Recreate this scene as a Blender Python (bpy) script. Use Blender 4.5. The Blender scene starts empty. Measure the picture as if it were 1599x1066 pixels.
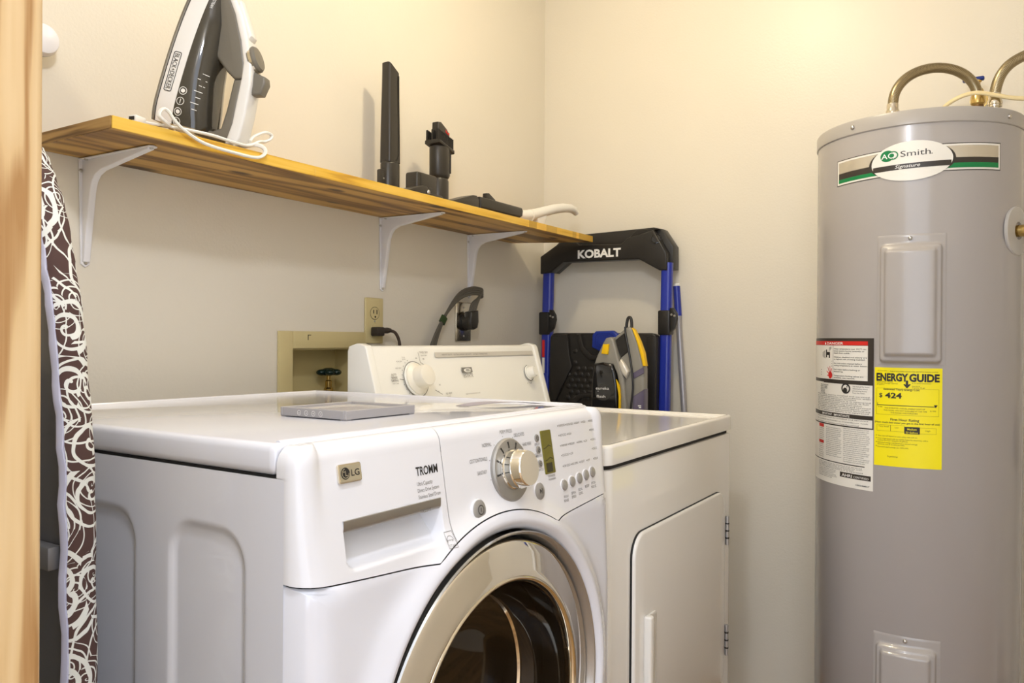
import bpy, bmesh, math, random
from math import sin, cos, pi, radians, sqrt, exp, atan2
from mathutils import Matrix, Vector, Euler
random.seed(7)
scene = bpy.context.scene
COL = scene.collection

# ------------------------------------------------------------------ camera
f_px, yaw, pitch, roll = 1236.93, 0.5643, -0.0031, 0.0066
cam_d = bpy.data.cameras.new('camera')
cam_d.sensor_fit = 'HORIZONTAL'
cam_d.sensor_width = 36.0
cam_d.lens = 36.0 * f_px / 1599.0
cam_d.clip_start = 0.01
cam = bpy.data.objects.new('camera', cam_d)
COL.objects.link(cam)
F = Vector((cos(yaw) * cos(pitch), sin(yaw) * cos(pitch), sin(pitch)))
R0 = Vector((sin(yaw), -cos(yaw), 0.0))
U0 = R0.cross(F)
Rv = R0 * cos(roll) + U0 * sin(roll)
Uv = -R0 * sin(roll) + U0 * cos(roll)
M4 = Matrix.Identity(4)
for i in range(3):
    M4[i][0], M4[i][1], M4[i][2] = Rv[i], Uv[i], -F[i]
M4.translation = Vector((-2.465, -1.4281, 1.1006))
cam.matrix_world = M4
scene.camera = cam

# ------------------------------------------------------------------ world, lights, exposure
scene.view_settings.view_transform = 'Standard'
scene.view_settings.look = 'None'
scene.view_settings.exposure = 0.20
scene.view_settings.gamma = 1.0
scene.view_settings.use_curve_mapping = False
w = bpy.data.worlds.new('world')
scene.world = w
w.use_nodes = True
w.node_tree.nodes['Background'].inputs[0].default_value = (0.80, 0.87, 1.0, 1)
w.node_tree.nodes['Background'].inputs[1].default_value = 2.8

def lamp(name, loc, power, color, radius):
    d = bpy.data.lights.new(name, 'POINT')
    d.energy = power
    d.color = color
    d.shadow_soft_size = radius
    o = bpy.data.objects.new(name, d)
    COL.objects.link(o)
    o.location = loc
    return o

BULB = Vector((-0.93, -0.755, 2.35))
lamp('ceiling_bulb_light', BULB, 13.5, (1.0, 0.85, 0.58), 0.035)
lamp('doorway_flash_light', (-2.18, -1.13, 1.95), 19.0, (0.86, 0.90, 1.0), 0.05)

# ------------------------------------------------------------------ materials
def mat(name, color, rough=0.5, metal=0.0, spec=0.5, coat=0.0, trans=0.0, ior=1.45, emit=None, estr=0.0):
    m = bpy.data.materials.new(name)
    m.use_nodes = True
    b = m.node_tree.nodes['Principled BSDF']
    b.inputs['Base Color'].default_value = (*color, 1)
    b.inputs['Roughness'].default_value = rough
    b.inputs['Metallic'].default_value = metal
    b.inputs['Specular IOR Level'].default_value = spec
    b.inputs['Coat Weight'].default_value = coat
    b.inputs['Coat Roughness'].default_value = 0.05
    b.inputs['Transmission Weight'].default_value = trans
    b.inputs['IOR'].default_value = ior
    if emit:
        b.inputs['Emission Color'].default_value = (*emit, 1)
        b.inputs['Emission Strength'].default_value = estr
    return m

def nd(m):
    nt = m.node_tree
    return nt, nt.nodes, nt.links, nt.nodes['Principled BSDF']

def nmath(nt, op, a, b=None, c=None):
    n = nt.nodes.new('ShaderNodeMath')
    n.operation = op
    for i, v in enumerate((a, b, c)):
        if v is None:
            continue
        if isinstance(v, (int, float)):
            n.inputs[i].default_value = v
        else:
            nt.links.new(v, n.inputs[i])
    return n.outputs[0]

def nramp(nt, fac, stops):
    n = nt.nodes.new('ShaderNodeValToRGB')
    el = n.color_ramp.elements
    el[0].position, el[0].color = stops[0][0], (*stops[0][1], 1)
    el[1].position, el[1].color = stops[-1][0], (*stops[-1][1], 1)
    for p, c in stops[1:-1]:
        e = el.new(p)
        e.color = (*c, 1)
    nt.links.new(fac, n.inputs[0])
    return n.outputs[0]

def ncoord(nt, kind='Object', scale=(1, 1, 1), loc=(0, 0, 0), rot=(0, 0, 0)):
    t = nt.nodes.new('ShaderNodeTexCoord')
    mp = nt.nodes.new('ShaderNodeMapping')
    mp.inputs['Scale'].default_value = scale
    mp.inputs['Location'].default_value = loc
    mp.inputs['Rotation'].default_value = rot
    nt.links.new(t.outputs[kind], mp.inputs[0])
    return mp.outputs[0]

def nnoise(nt, vec, scale, detail=4, rough=0.5, dist=0.0):
    n = nt.nodes.new('ShaderNodeTexNoise')
    n.inputs['Scale'].default_value = scale
    n.inputs['Detail'].default_value = detail
    n.inputs['Roughness'].default_value = rough
    n.inputs['Distortion'].default_value = dist
    nt.links.new(vec, n.inputs['Vector'])
    return n.outputs['Fac']

def nbump(m, height, strength=0.2, dist=0.001):
    nt, N, L, b = nd(m)
    n = N.new('ShaderNodeBump')
    n.inputs['Strength'].default_value = strength
    n.inputs['Distance'].default_value = dist
    L.new(height, n.inputs['Height'])
    L.new(n.outputs[0], b.inputs['Normal'])

def nmix(nt, fac, a, b):
    n = nt.nodes.new('ShaderNodeMix')
    n.data_type = 'RGBA'
    for i, v in ((0, fac), (6, a), (7, b)):
        if isinstance(v, tuple):
            n.inputs[i].default_value = (*v, 1)
        elif isinstance(v, (int, float)):
            n.inputs[i].default_value = v
        else:
            nt.links.new(v, n.inputs[i])
    return n.outputs[2]

def wall_mat(name, color):
    m = mat(name, color, 0.36, spec=0.4)
    nt, N, L, b = nd(m)
    co = ncoord(nt)
    h1 = nnoise(nt, co, 160, 3)
    h2 = nnoise(nt, co, 14, 4)
    nbump(m, nmath(nt, 'ADD', h1, nmath(nt, 'MULTIPLY', h2, 1.2)), 0.22, 0.0018)
    c = nramp(nt, nnoise(nt, co, 2.2, 3), [(0.3, tuple(v * 0.965 for v in color)), (0.7, color)])
    L.new(c, b.inputs['Base Color'])
    return m

WALL = wall_mat('wall_paint', (0.79, 0.735, 0.622))
CEIL = mat('ceiling_paint', (0.84, 0.82, 0.78), 0.8)

def wood(name, dark, mid, light, axis, rings=55, knots=(), fine=1.0, rough=0.45, ns=12, streak=0.28):
    """grain runs along object axis 0/1/2"""
    m = mat(name, mid, rough, spec=0.35)
    nt, N, L, b = nd(m)
    sc = [1.0, 1.0, 1.0]
    sc[axis] = 0.09
    co = ncoord(nt, 'Object', tuple(sc))
    warp = nnoise(nt, co, ns, 2, 0.45)
    band = nmath(nt, 'SINE', nmath(nt, 'MULTIPLY', warp, rings))
    fib = nnoise(nt, ncoord(nt, 'Object', tuple(1.0 if i != axis else 0.02 for i in range(3))), 260, 3, 0.6)
    v = nmath(nt, 'ADD', nmath(nt, 'MULTIPLY', band, streak), nmath(nt, 'MULTIPLY', fib, 0.55 * fine))
    v = nmath(nt, 'ADD', v, 0.22)
    c = nramp(nt, v, [(0.12, dark), (0.42, mid), (0.85, light)])
    if knots:
        sp = N.new('ShaderNodeSeparateXYZ')
        tc = N.new('ShaderNodeTexCoord')
        L.new(tc.outputs['Object'], sp.inputs[0])
        wob = nmath(nt, 'MULTIPLY', nmath(nt, 'SUBTRACT', fib, 0.5), 0.5)
        for kx, ky, kr in knots:
            dx = nmath(nt, 'MULTIPLY', nmath(nt, 'SUBTRACT', sp.outputs[0], kx), 0.42)
            dy = nmath(nt, 'SUBTRACT', sp.outputs[1], ky)
            rr = nmath(nt, 'DIVIDE', nmath(nt, 'SQRT', nmath(nt, 'ADD', nmath(nt, 'MULTIPLY', dx, dx), nmath(nt, 'MULTIPLY', dy, dy))), kr)
            k = nramp(nt, nmath(nt, 'ADD', rr, wob), [(0.35, (1, 1, 1)), (0.62, (0.75, 0.75, 0.75)), (1.0, (0, 0, 0))])
            c = nmix(nt, k, c, (0.075, 0.032, 0.008))
    L.new(c, b.inputs['Base Color'])
    nbump(m, fib, 0.12, 0.0008)
    return m

JAMB = wood('jamb_fir', (0.40, 0.215, 0.08), (0.63, 0.425, 0.205), (0.70, 0.505, 0.27), 2, 30, (), 0.7, 0.5, 40, 0.30)
PINE = wood('shelf_pine', (0.15, 0.062, 0.010), (0.46, 0.25, 0.055), (0.66, 0.40, 0.11), 0, 24,
            ((.195, -.014, .022), (.324, -.147, .014), (.551, -.179, .013), (.834, -.236, .014), (1.496, -.19, .013), (.66, -.06, .010), (1.10, -.12, .010)), 0.8, 0.42, 13, 0.27)
PINE_EDGE = wood('shelf_edge_pine', (0.46, 0.23, 0.03), (0.74, 0.44, 0.055), (0.84, 0.56, 0.12), 0, 20, (), 0.8, 0.42, 30, 0.2)
END_GRAIN = wood('shelf_end_grain', (0.07, 0.032, 0.008), (0.27, 0.15, 0.045), (0.40, 0.24, 0.08), 1, 30, (), 1.2, 0.6, 40, 0.3)
FLOOR = wood('floor_wood', (0.19, 0.10, 0.035), (0.34, 0.20, 0.08), (0.44, 0.28, 0.12), 0, 20, (), 0.8, 0.4, 10, 0.25)

WHITE_ENAMEL = mat('washer_enamel', (0.77, 0.775, 0.825), 0.07, spec=0.6, coat=0.6)
WHITE_PLASTIC = mat('washer_plastic', (0.79, 0.785, 0.805), 0.22, spec=0.5, coat=0.25)
DRYER_WHITE = mat('dryer_enamel', (0.82, 0.79, 0.73), 0.14, spec=0.55, coat=0.5)
CONSOLE_WHITE = mat('console_plastic', (0.84, 0.83, 0.78), 0.25, coat=0.2)
KNOB_WHITE = mat('knob_plastic', (0.84, 0.80, 0.70), 0.3)
BRACKET = mat('bracket_enamel', (0.82, 0.81, 0.83), 0.35)
CHROME = mat('chrome', (0.92, 0.90, 0.85), 0.035, 1.0)
CHROME_WARM = mat('warm_chrome', (0.80, 0.74, 0.62), 0.08, 1.0)
BRUSHED = mat('brushed_metal', (0.40, 0.385, 0.355), 0.42, 0.9)
SILVER = mat('silver_plastic', (0.42, 0.41, 0.40), 0.3, 0.55)
STEEL = mat('steel_plate', (0.68, 0.63, 0.52), 0.18, 1.0)
BRASS = mat('brass', (0.62, 0.44, 0.16), 0.22, 1.0)
SCREW = mat('screw_steel', (0.55, 0.54, 0.52), 0.3, 1.0)
DARK_GAP = mat('dark_gap', (0.015, 0.014, 0.013), 0.7)
BLACK = mat('black_plastic', (0.018, 0.016, 0.014), 0.38)
BLACK_GLOSS = mat('black_gloss', (0.008, 0.008, 0.009), 0.07, coat=0.5)
TOOL_GREY = mat('tool_plastic', (0.036, 0.031, 0.024), 0.36)
PRINT = mat('print_black', (0.02, 0.018, 0.016), 0.5)
PRINT_GREY = mat('print_grey', (0.20, 0.19, 0.17), 0.5)
PRINT_WHITE = mat('print_white', (0.85, 0.84, 0.80), 0.45)
PRINT_RED = mat('print_red', (0.62, 0.02, 0.015), 0.45)
IVORY = mat('ivory_plastic', (0.63, 0.53, 0.27), 0.35)
IVORY_OLD = mat('ivory_metal', (0.60, 0.50, 0.24), 0.42)
CABLE_GREY = mat('cable_grey', (0.10, 0.09, 0.07), 0.5)
CORD_WHITE = mat('cord_white', (0.82, 0.80, 0.74), 0.4)
BLUE = mat('blue_enamel', (0.018, 0.035, 0.34), 0.3, coat=0.3)
BLUE_PAD = mat('blue_plastic', (0.012, 0.035, 0.30), 0.35)
YELLOW = mat('yellow_plastic', (0.85, 0.52, 0.0), 0.35)
VAC_GREY = mat('vacuum_grey', (0.26, 0.245, 0.21), 0.34)
VAC_SILVER = mat('vacuum_silver', (0.66, 0.62, 0.54), 0.25, 0.3)
VAC_PURPLE = mat('vacuum_smoke', (0.12, 0.10, 0.16), 0.18)
POLE_GREY = mat('pole_aluminium', (0.42, 0.41, 0.43), 0.35, 0.4)
HEATER = mat('heater_enamel', (0.40, 0.375, 0.36), 0.22, spec=0.5, coat=0.25)
HEATER_LID = mat('heater_lid', (0.40, 0.375, 0.35), 0.3, spec=0.5)
LABEL_WHITE = mat('label_paper', (0.80, 0.78, 0.72), 0.4)
LABEL_YELLOW = mat('label_yellow', (0.90, 0.78, 0.0), 0.45)
LABEL_DARK = mat('label_dark', (0.035, 0.028, 0.022), 0.4)
LABEL_GREEN = mat('label_green', (0.0, 0.20, 0.055), 0.35)
LABEL_SILVER = mat('label_silver', (0.62, 0.58, 0.50), 0.25, 0.7)
LCD = mat('lcd_olive', (0.16, 0.14, 0.015), 0.12)
LCD_DARK = mat('lcd_dark', (0.035, 0.03, 0.006), 0.12)
IRON_WHITE = mat('iron_white', (0.80, 0.78, 0.74), 0.25)
IRON_SMOKE = mat('iron_smoke', (0.045, 0.04, 0.03), 0.06, coat=0.6)
IRON_GREY = mat('iron_grey', (0.17, 0.155, 0.125), 0.38)
IRON_SOLE = mat('iron_sole', (0.30, 0.29, 0.27), 0.25, 0.9)
BOX_GREY = mat('box_grey', (0.38, 0.36, 0.36), 0.4)
BOX_WHITE = mat('box_white', (0.74, 0.70, 0.63), 0.2, coat=0.4)
SHEET = mat('sheet_lilac', (0.42, 0.39, 0.44), 0.4)
LEG_METAL = mat('leg_metal', (0.16, 0.16, 0.17), 0.4, 0.6)
HEM = mat('hem_fabric', (0.62, 0.64, 0.86), 0.7)
BLUE_LEVER = mat('lever_blue', (0.01, 0.03, 0.22), 0.35)
PVC = mat('white_pipe', (0.80, 0.78, 0.72), 0.35)
COPPER_DARK = mat('aged_copper', (0.20, 0.11, 0.04), 0.4, 0.8)
ROMEX = mat('yellow_cable', (0.72, 0.60, 0.34), 0.45)
BULB_MAT = mat('bulb_glass', (1, 0.9, 0.7), 0.3, emit=(1.0, 0.85, 0.6), estr=6)
PORCELAIN = mat('porcelain', (0.85, 0.83, 0.78), 0.2)
BOWL = mat('amber_glass', (0.13, 0.085, 0.045), 0.03, trans=0.9, ior=1.45)
DIAL_GREY = mat('dial_grey', (0.36, 0.345, 0.315), 0.48, 0.6)
SURROUND = mat('door_surround_grey', (0.42, 0.40, 0.37), 0.22, 0.7)
RUBBER = mat('grey_rubber', (0.22, 0.21, 0.20), 0.55)

# braided hose
BRAID = mat('braided_steel', (0.36, 0.29, 0.17), 0.32, 0.9)
nt, N, L, b = nd(BRAID)
t = N.new('ShaderNodeTexCoord')
br = N.new('ShaderNodeTexChecker')
br.inputs['Scale'].default_value = 1.0
mp = N.new('ShaderNodeMapping')
mp.inputs['Scale'].default_value = (420, 26, 1)
mp.inputs['Rotation'].default_value = (0, 0, 0.6)
L.new(t.outputs['UV'], mp.inputs[0])
L.new(mp.outputs[0], br.inputs['Vector'])
nbump(BRAID, br.outputs['Fac'], 0.9, 0.002)
L.new(nramp(nt, br.outputs['Fac'], [(0.2, (0.22, 0.17, 0.09)), (0.8, (0.50, 0.42, 0.27))]), b.inputs['Base Color'])

# drum steel with perforations
DRUM = mat('drum_steel', (0.25, 0.24, 0.22), 0.45, 1.0)
nt, N, L, b = nd(DRUM)
vo = N.new('ShaderNodeTexVoronoi')
vo.inputs['Scale'].default_value = 70
vo.inputs['Randomness'].default_value = 0.15
L.new(ncoord(nt), vo.inputs['Vector'])
L.new(nramp(nt, vo.outputs['Distance'], [(0.22, (0.02, 0.02, 0.02)), (0.3, (0.26, 0.25, 0.22))]), b.inputs['Base Color'])

# ironing board cover: swirls
COVER = mat('swirl_cover', (0.1, 0.06, 0.05), 0.75, spec=0.2)
nt, N, L, b = nd(COVER)
t = N.new('ShaderNodeTexCoord')
def swirl(scale, off, rings, width, seedrot, lim):
    mp = N.new('ShaderNodeMapping')
    mp.inputs['Location'].default_value = off
    mp.inputs['Rotation'].default_value = (0, 0, seedrot)
    L.new(t.outputs['UV'], mp.inputs[0])
    nz = N.new('ShaderNodeTexNoise')
    nz.inputs['Scale'].default_value = 16
    L.new(mp.outputs[0], nz.inputs['Vector'])
    sub = N.new('ShaderNodeVectorMath'); sub.operation = 'SUBTRACT'
    L.new(nz.outputs['Color'], sub.inputs[0]); sub.inputs[1].default_value = (0.5, 0.5, 0.5)
    scl = N.new('ShaderNodeVectorMath'); scl.operation = 'SCALE'
    L.new(sub.outputs[0], scl.inputs[0]); scl.inputs['Scale'].default_value = 0.022
    add = N.new('ShaderNodeVectorMath'); add.operation = 'ADD'
    L.new(mp.outputs[0], add.inputs[0]); L.new(scl.outputs[0], add.inputs[1])
    v = N.new('ShaderNodeTexVoronoi'); v.voronoi_dimensions = '2D'
    v.inputs['Scale'].default_value = scale
    L.new(add.outputs[0], v.inputs['Vector'])
    d = N.new('ShaderNodeVectorMath'); d.operation = 'SUBTRACT'
    L.new(add.outputs[0], d.inputs[0]); L.new(v.outputs['Position'], d.inputs[1])
    sx = N.new('ShaderNodeSeparateXYZ'); L.new(d.outputs[0], sx.inputs[0])
    r = nmath(nt, 'MULTIPLY', v.outputs['Distance'], 1.0)
    ang = nmath(nt, 'DIVIDE', nmath(nt, 'ARCTAN2', sx.outputs[1], sx.outputs[0]), 2 * pi)
    ph = nmath(nt, 'ADD', nmath(nt, 'MULTIPLY', r, rings), ang)
    fr = nmath(nt, 'FRACT', ph)
    wv = nmath(nt, 'ADD', width, nmath(nt, 'MULTIPLY', ang, width * 0.9))
    line = nmath(nt, 'LESS_THAN', fr, wv)
    inside = nmath(nt, 'LESS_THAN', r, lim)
    return nmath(nt, 'MULTIPLY', line, inside)
m1 = swirl(15, (0.02, 0.03, 0), 4.5, 0.34, 0.3, 0.62)
m2 = swirl(19, (0.31, 0.17, 0), 7.0, 0.20, 1.3, 0.55)
m3 = swirl(9, (0.11, 0.47, 0), 6.0, 0.12, 2.2, 0.8)
mk = nmath(nt, 'MAXIMUM', m1, nmath(nt, 'MAXIMUM', m2, m3))
L.new(nmix(nt, mk, (0.085, 0.048, 0.042), (0.74, 0.75, 0.70)), b.inputs['Base Color'])

# washer/dryer tops pick up soft grain
for m in (WHITE_ENAMEL,):
    nt, N, L, b = nd(m)
    nbump(m, nnoise(nt, ncoord(nt), 9, 2), 0.02, 0.002)

# ------------------------------------------------------------------ mesh builder
class MB:
    def __init__(self):
        self.v = []; self.f = []; self.uv = {}
    def add(self, vs, fs, T=None):
        o = len(self.v)
        if T is not None:
            vs = [T @ Vector(p) for p in vs]
        self.v += [tuple(p) for p in vs]
        self.f += [tuple(i + o for i in q) for q in fs]
        return self
    def bm(self, bm, T=None):
        bm.verts.index_update()
        vs = [v.co.copy() for v in bm.verts]
        fs = [[v.index for v in f.verts] for f in bm.faces]
        bm.free()
        return self.add(vs, fs, T)
    def box(self, x0, x1, y0, y1, z0, z1, r=0.0, seg=2, T=None):
        bm = bmesh.new()
        bmesh.ops.create_cube(bm, size=1)
        for v in bm.verts:
            v.co = Vector(((x0 + x1) / 2 + v.co.x * (x1 - x0), (y0 + y1) / 2 + v.co.y * (y1 - y0), (z0 + z1) / 2 + v.co.z * (z1 - z0)))
        if r > 0:
            r = min(r, 0.49 * min(abs(x1 - x0), abs(y1 - y0), abs(z1 - z0)))
            bmesh.ops.bevel(bm, geom=bm.edges[:], offset=r, segments=seg, profile=0.5, affect='EDGES', clamp_overlap=True)
        return self.bm(bm, T)
    def prism(self, poly, d0, d1, axis='z', r=0.0, seg=2, T=None, r0=True, r1=True):
        """poly in the two other axes (x,y)->z ; axis x: (y,z) ; axis y: (x,z)"""
        bm = bmesh.new()
        def P(p, d):
            return {'z': (p[0], p[1], d), 'x': (d, p[0], p[1]), 'y': (p[0], d, p[1])}[axis]
        a = [bm.verts.new(P(p, d0)) for p in poly]
        c = [bm.verts.new(P(p, d1)) for p in poly]
        n = len(poly)
        fa = bm.faces.new(a); fc = bm.faces.new(c)
        for i in range(n):
            bm.faces.new((a[i], a[(i + 1) % n], c[(i + 1) % n], c[i]))
        bmesh.ops.recalc_face_normals(bm, faces=bm.faces[:])
        if r > 0:
            ed = []
            if r0: ed += list(fa.edges)
            if r1: ed += list(fc.edges)
            bmesh.ops.bevel(bm, geom=list(set(ed)), offset=r, segments=seg, profile=0.5, affect='EDGES', clamp_overlap=True)
        bmesh.ops.triangulate(bm, faces=[f for f in bm.faces if len(f.verts) > 4])
        return self.bm(bm, T)
    def lathe(self, prof, n=48, T=None, close=False, caps=True):
        """profile of (radius, height) round local z"""
        vs = []; fs = []
        k = len(prof)
        for r, h in prof:
            for i in range(n):
                t = 2 * pi * i / n
                vs.append((r * cos(t), r * sin(t), h))
        for j in range(k - 1 if not close else k):
            jj = (j + 1) % k
            for i in range(n):
                i2 = (i + 1) % n
                fs.append((j * n + i, j * n + i2, jj * n + i2, jj * n + i))
        if not close and caps:
            if prof[0][0] > 1e-6: fs.append(tuple(range(n))[::-1])
            if prof[-1][0] > 1e-6: fs.append(tuple((k - 1) * n + i for i in range(n)))
        return self.add(vs, fs, T)
    def tube(self, pts, r, n=10, smooth=0, flat=1.0, T=None):
        pts = [Vector(p) for p in pts]
        if smooth:
            pts = catmull(pts, smooth)
        m = len(pts)
        rs = r if isinstance(r, (list, tuple)) else [r] * m
        if len(rs) != m:
            rs = [rs[min(len(rs) - 1, int(i * len(rs) / m))] for i in range(m)]
        tan = []
        for i in range(m):
            a = pts[max(0, i - 1)]; c = pts[min(m - 1, i + 1)]
            tan.append((c - a).normalized())
        up = Vector((0, 0, 1)) if abs(tan[0].z) < 0.9 else Vector((1, 0, 0))
        nrm = (up - tan[0] * up.dot(tan[0])).normalized()
        vs = []; fs = []; base = len(self.v); run = 0.0
        for i in range(m):
            if i:
                nrm = (nrm - tan[i] * nrm.dot(tan[i])).normalized()
                run += (pts[i] - pts[i - 1]).length
            bi = tan[i].cross(nrm)
            for j in range(n):
                t = 2 * pi * j / n
                vs.append(pts[i] + nrm * (rs[i] * cos(t)) + bi * (rs[i] * flat * sin(t)))
                self.uv[base + i * n + j] = (run, abs(2.0 * j / n - 1))
        for i in range(m - 1):
            for j in range(n):
                j2 = (j + 1) % n
                fs.append((i * n + j, i * n + j2, (i + 1) * n + j2, (i + 1) * n + j))
        fs.append(tuple(range(n))[::-1]); fs.append(tuple((m - 1) * n + j for j in range(n)))
        return self.add(vs, fs, T)
    def grid(self, ni, nj, fn, T=None, skip=None):
        vs = [fn(i, j) for i in range(ni) for j in range(nj)]
        fs = [(i * nj + j, (i + 1) * nj + j, (i + 1) * nj + j + 1, i * nj + j + 1) for i in range(ni - 1) for j in range(nj - 1) if not (skip and skip(i, j))]
        return self.add(vs, fs, T)
    def sphere(self, c, r, n=16, m=10, T=None):
        r = r if isinstance(r, tuple) else (r, r, r)
        bm = bmesh.new()
        bmesh.ops.create_uvsphere(bm, u_segments=n, v_segments=m, radius=1)
        for v in bm.verts:
            v.co = Vector((c[0] + v.co.x * r[0], c[1] + v.co.y * r[1], c[2] + v.co.z * r[2]))
        return self.bm(bm, T)
    def build(self, name, m, parent=None, smooth=True, angle=35):
        me = bpy.data.meshes.new(name)
        me.from_pydata(self.v, [], self.f)
        me.materials.append(m)
        bm = bmesh.new(); bm.from_mesh(me)
        bmesh.ops.recalc_face_normals(bm, faces=bm.faces[:])
        bm.to_mesh(me); bm.free()
        if self.uv:
            uvl = me.uv_layers.new(name='uv')
            for lp in me.loops:
                uvl.data[lp.index].uv = self.uv.get(lp.vertex_index, (0, 0))
        if smooth:
            me.shade_smooth()
            me.set_sharp_from_angle(angle=radians(angle))
        o = bpy.data.objects.new(name, me)
        COL.objects.link(o)
        if parent is not None:
            o.parent = parent
        return o

def catmull(P, k):
    out = []
    n = len(P)
    for i in range(n - 1):
        p0 = P[max(0, i - 1)]; p1 = P[i]; p2 = P[i + 1]; p3 = P[min(n - 1, i + 2)]
        for s in range(k):
            t = s / k
            out.append(0.5 * ((2 * p1) + (p2 - p0) * t + (2 * p0 - 5 * p1 + 4 * p2 - p3) * t * t + (3 * p1 - p0 - 3 * p2 + p3) * t ** 3))
    out.append(P[-1])
    return out

def thing(name, label, cat, loc=(0, 0, 0), rot=(0, 0, 0), group=None):
    o = bpy.data.objects.new(name, None)
    o.empty_display_size = 0.05
    COL.objects.link(o)
    o.location = loc
    o.rotation_euler = rot
    o['label'] = label; o['category'] = cat
    if group: o['group'] = group
    return o

def tag(o, label, cat, group=None):
    o['label'] = label; o['category'] = cat
    if group: o['group'] = group
    return o

def struct(o):
    o['kind'] = 'structure'
    return o

def Tr(x=0, y=0, z=0, rx=0, ry=0, rz=0):
    return Matrix.Translation((x, y, z)) @ Euler((rx, ry, rz)).to_matrix().to_4x4()

def axis_T(origin, zdir, xdir=None):
    z = Vector(zdir).normalized()
    x = Vector(xdir) if xdir else (Vector((1, 0, 0)) if abs(z.x) < 0.9 else Vector((0, 1, 0)))
    x = (x - z * x.dot(z)).normalized()
    y = z.cross(x)
    m = Matrix.Identity(4)
    for i in range(3):
        m[i][0], m[i][1], m[i][2] = x[i], y[i], z[i]
    m.translation = Vector(origin)
    return m

# text -> mesh data (unit: cap height = 1, origin left baseline)
_tc = {}
def glyphs(s, bold=False):
    k = (s, bold)
    if k in _tc:
        return _tc[k]
    cu = bpy.data.curves.new('text', 'FONT')
    cu.body = s
    cu.resolution_u = 3
    cu.size = 1.0
    if bold: cu.offset = 0.014 if bold is True else bold
    ob = bpy.data.objects.new('text', cu)
    me = bpy.data.meshes.new_from_object(ob)
    vs = [(v.co.x / 0.72, v.co.y / 0.72) for v in me.vertices]
    fs = [tuple(p.vertices) for p in me.polygons]
    bpy.data.objects.remove(ob); bpy.data.curves.remove(cu); bpy.data.meshes.remove(me)
    _tc[k] = (vs, fs)
    return _tc[k]

def put(mb, s, x, y, h, fn, w=None, align='L', bold=False, slant=0.0, rot=0.0):
    """write s on a surface; (x, y) of the baseline start, cap height h, optional width w"""
    vs, fs = glyphs(s, bold)
    if not vs: return
    x0 = min(v[0] for v in vs); x1 = max(v[0] for v in vs)
    sx = (w / (x1 - x0)) if w else h
    W = (x1 - x0) * sx
    off = {'L': 0, 'C': -W / 2, 'R': -W}[align]
    out = []
    for vx, vy in vs:
        px = (vx - x0) * sx + off + slant * vy * h
        py = vy * h
        if rot:
            px, py = px * cos(rot) - py * sin(rot), px * sin(rot) + py * cos(rot)
        out.append(fn(x + px, y + py))
    mb.add(out, fs)

def flat(mb, poly, fn, sub=1):
    """flat patch of a polygon on a mapped surface"""
    mb.add([fn(*p) for p in poly], [tuple(range(len(poly)))])

def rect(mb, x0, x1, y0, y1, fn, nx=1, ny=1):
    mb.add([fn(x0 + (x1 - x0) * i / nx, y0 + (y1 - y0) * j / ny) for i in range(nx + 1) for j in range(ny + 1)],
           [(i * (ny + 1) + j, (i + 1) * (ny + 1) + j, (i + 1) * (ny + 1) + j + 1, i * (ny + 1) + j + 1) for i in range(nx) for j in range(ny)])

def frame_rect(mb, x0, x1, y0, y1, t, fn, nx=1):
    rect(mb, x0, x1, y0, y0 + t, fn, nx); rect(mb, x0, x1, y1 - t, y1, fn, nx)
    rect(mb, x0, x0 + t, y0 + t, y1 - t, fn); rect(mb, x1 - t, x1, y0 + t, y1 - t, fn)

def disc(mb, x, y, r, fn, n=24, ry=None, r_in=0.0, a0=0.0, a1=2 * pi):
    ry = ry or r
    full = abs(a1 - a0 - 2 * pi) < 1e-6
    k = n if full else n + 1
    A = [a0 + (a1 - a0) * i / n for i in range(k)]
    out = [fn(x + r * cos(a), y + ry * sin(a)) for a in A]
    if r_in <= 0:
        mb.add(out, [tuple(range(k))])
    else:
        q = r_in / r
        inn = [fn(x + r_in * cos(a), y + ry * q * sin(a)) for a in A]
        mb.add(out + inn, [(i, (i + 1) % k, k + (i + 1) % k, k + i) for i in range(n)])

def rrect_poly(x0, x1, y0, y1, r, n=6):
    P = []
    for cx, cy, a in ((x1 - r, y1 - r, 0), (x0 + r, y1 - r, pi / 2), (x0 + r, y0 + r, pi), (x1 - r, y0 + r, 3 * pi / 2)):
        for i in range(n + 1):
            t = a + pi / 2 * i / n
            P.append((cx + r * cos(t), cy + r * sin(t)))
    return P

# ------------------------------------------------------------------ setting
XL = -2.262      # inner face of the left wall
o = MB().box(-5.0, 0.12, -4.6, 0.12, -0.1, 0.0).build('floor', FLOOR); struct(o)
o = MB().box(-2.372, 0.12, -2.42, 0.12, 2.42, 2.52).build('ceiling', CEIL); struct(o)
mb = MB()     # back wall with the opening for the outlet box
OX0, OX1, OZ0, OZ1 = -1.174, -0.945, 0.86, 1.075
mb.box(-2.372, OX0, 0.0, 0.12, 0.0, 2.42); mb.box(OX1, 0.12, 0.0, 0.12, 0.0, 2.42)
mb.box(OX0, OX1, 0.0, 0.12, 0.0, OZ0); mb.box(OX0, OX1, 0.0, 0.12, OZ1, 2.42); mb.box(OX0, OX1, 0.09, 0.12, OZ0, OZ1)
o = mb.build('wall_back', WALL, smooth=False); struct(o)
o = MB().box(0.0, 0.12, -2.42, 0.0, 0.0, 2.42).build('wall_right', WALL); struct(o)
mb = MB()
mb.box(-2.372, XL, -1.0, 0.0, 0.0, 2.42); mb.box(-2.372, XL, -2.42, -1.92, 0.0, 2.42); mb.box(-2.372, XL, -1.92, -1.0, 2.06, 2.42)
o = mb.build('wall_left', WALL, smooth=False); struct(o)
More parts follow.
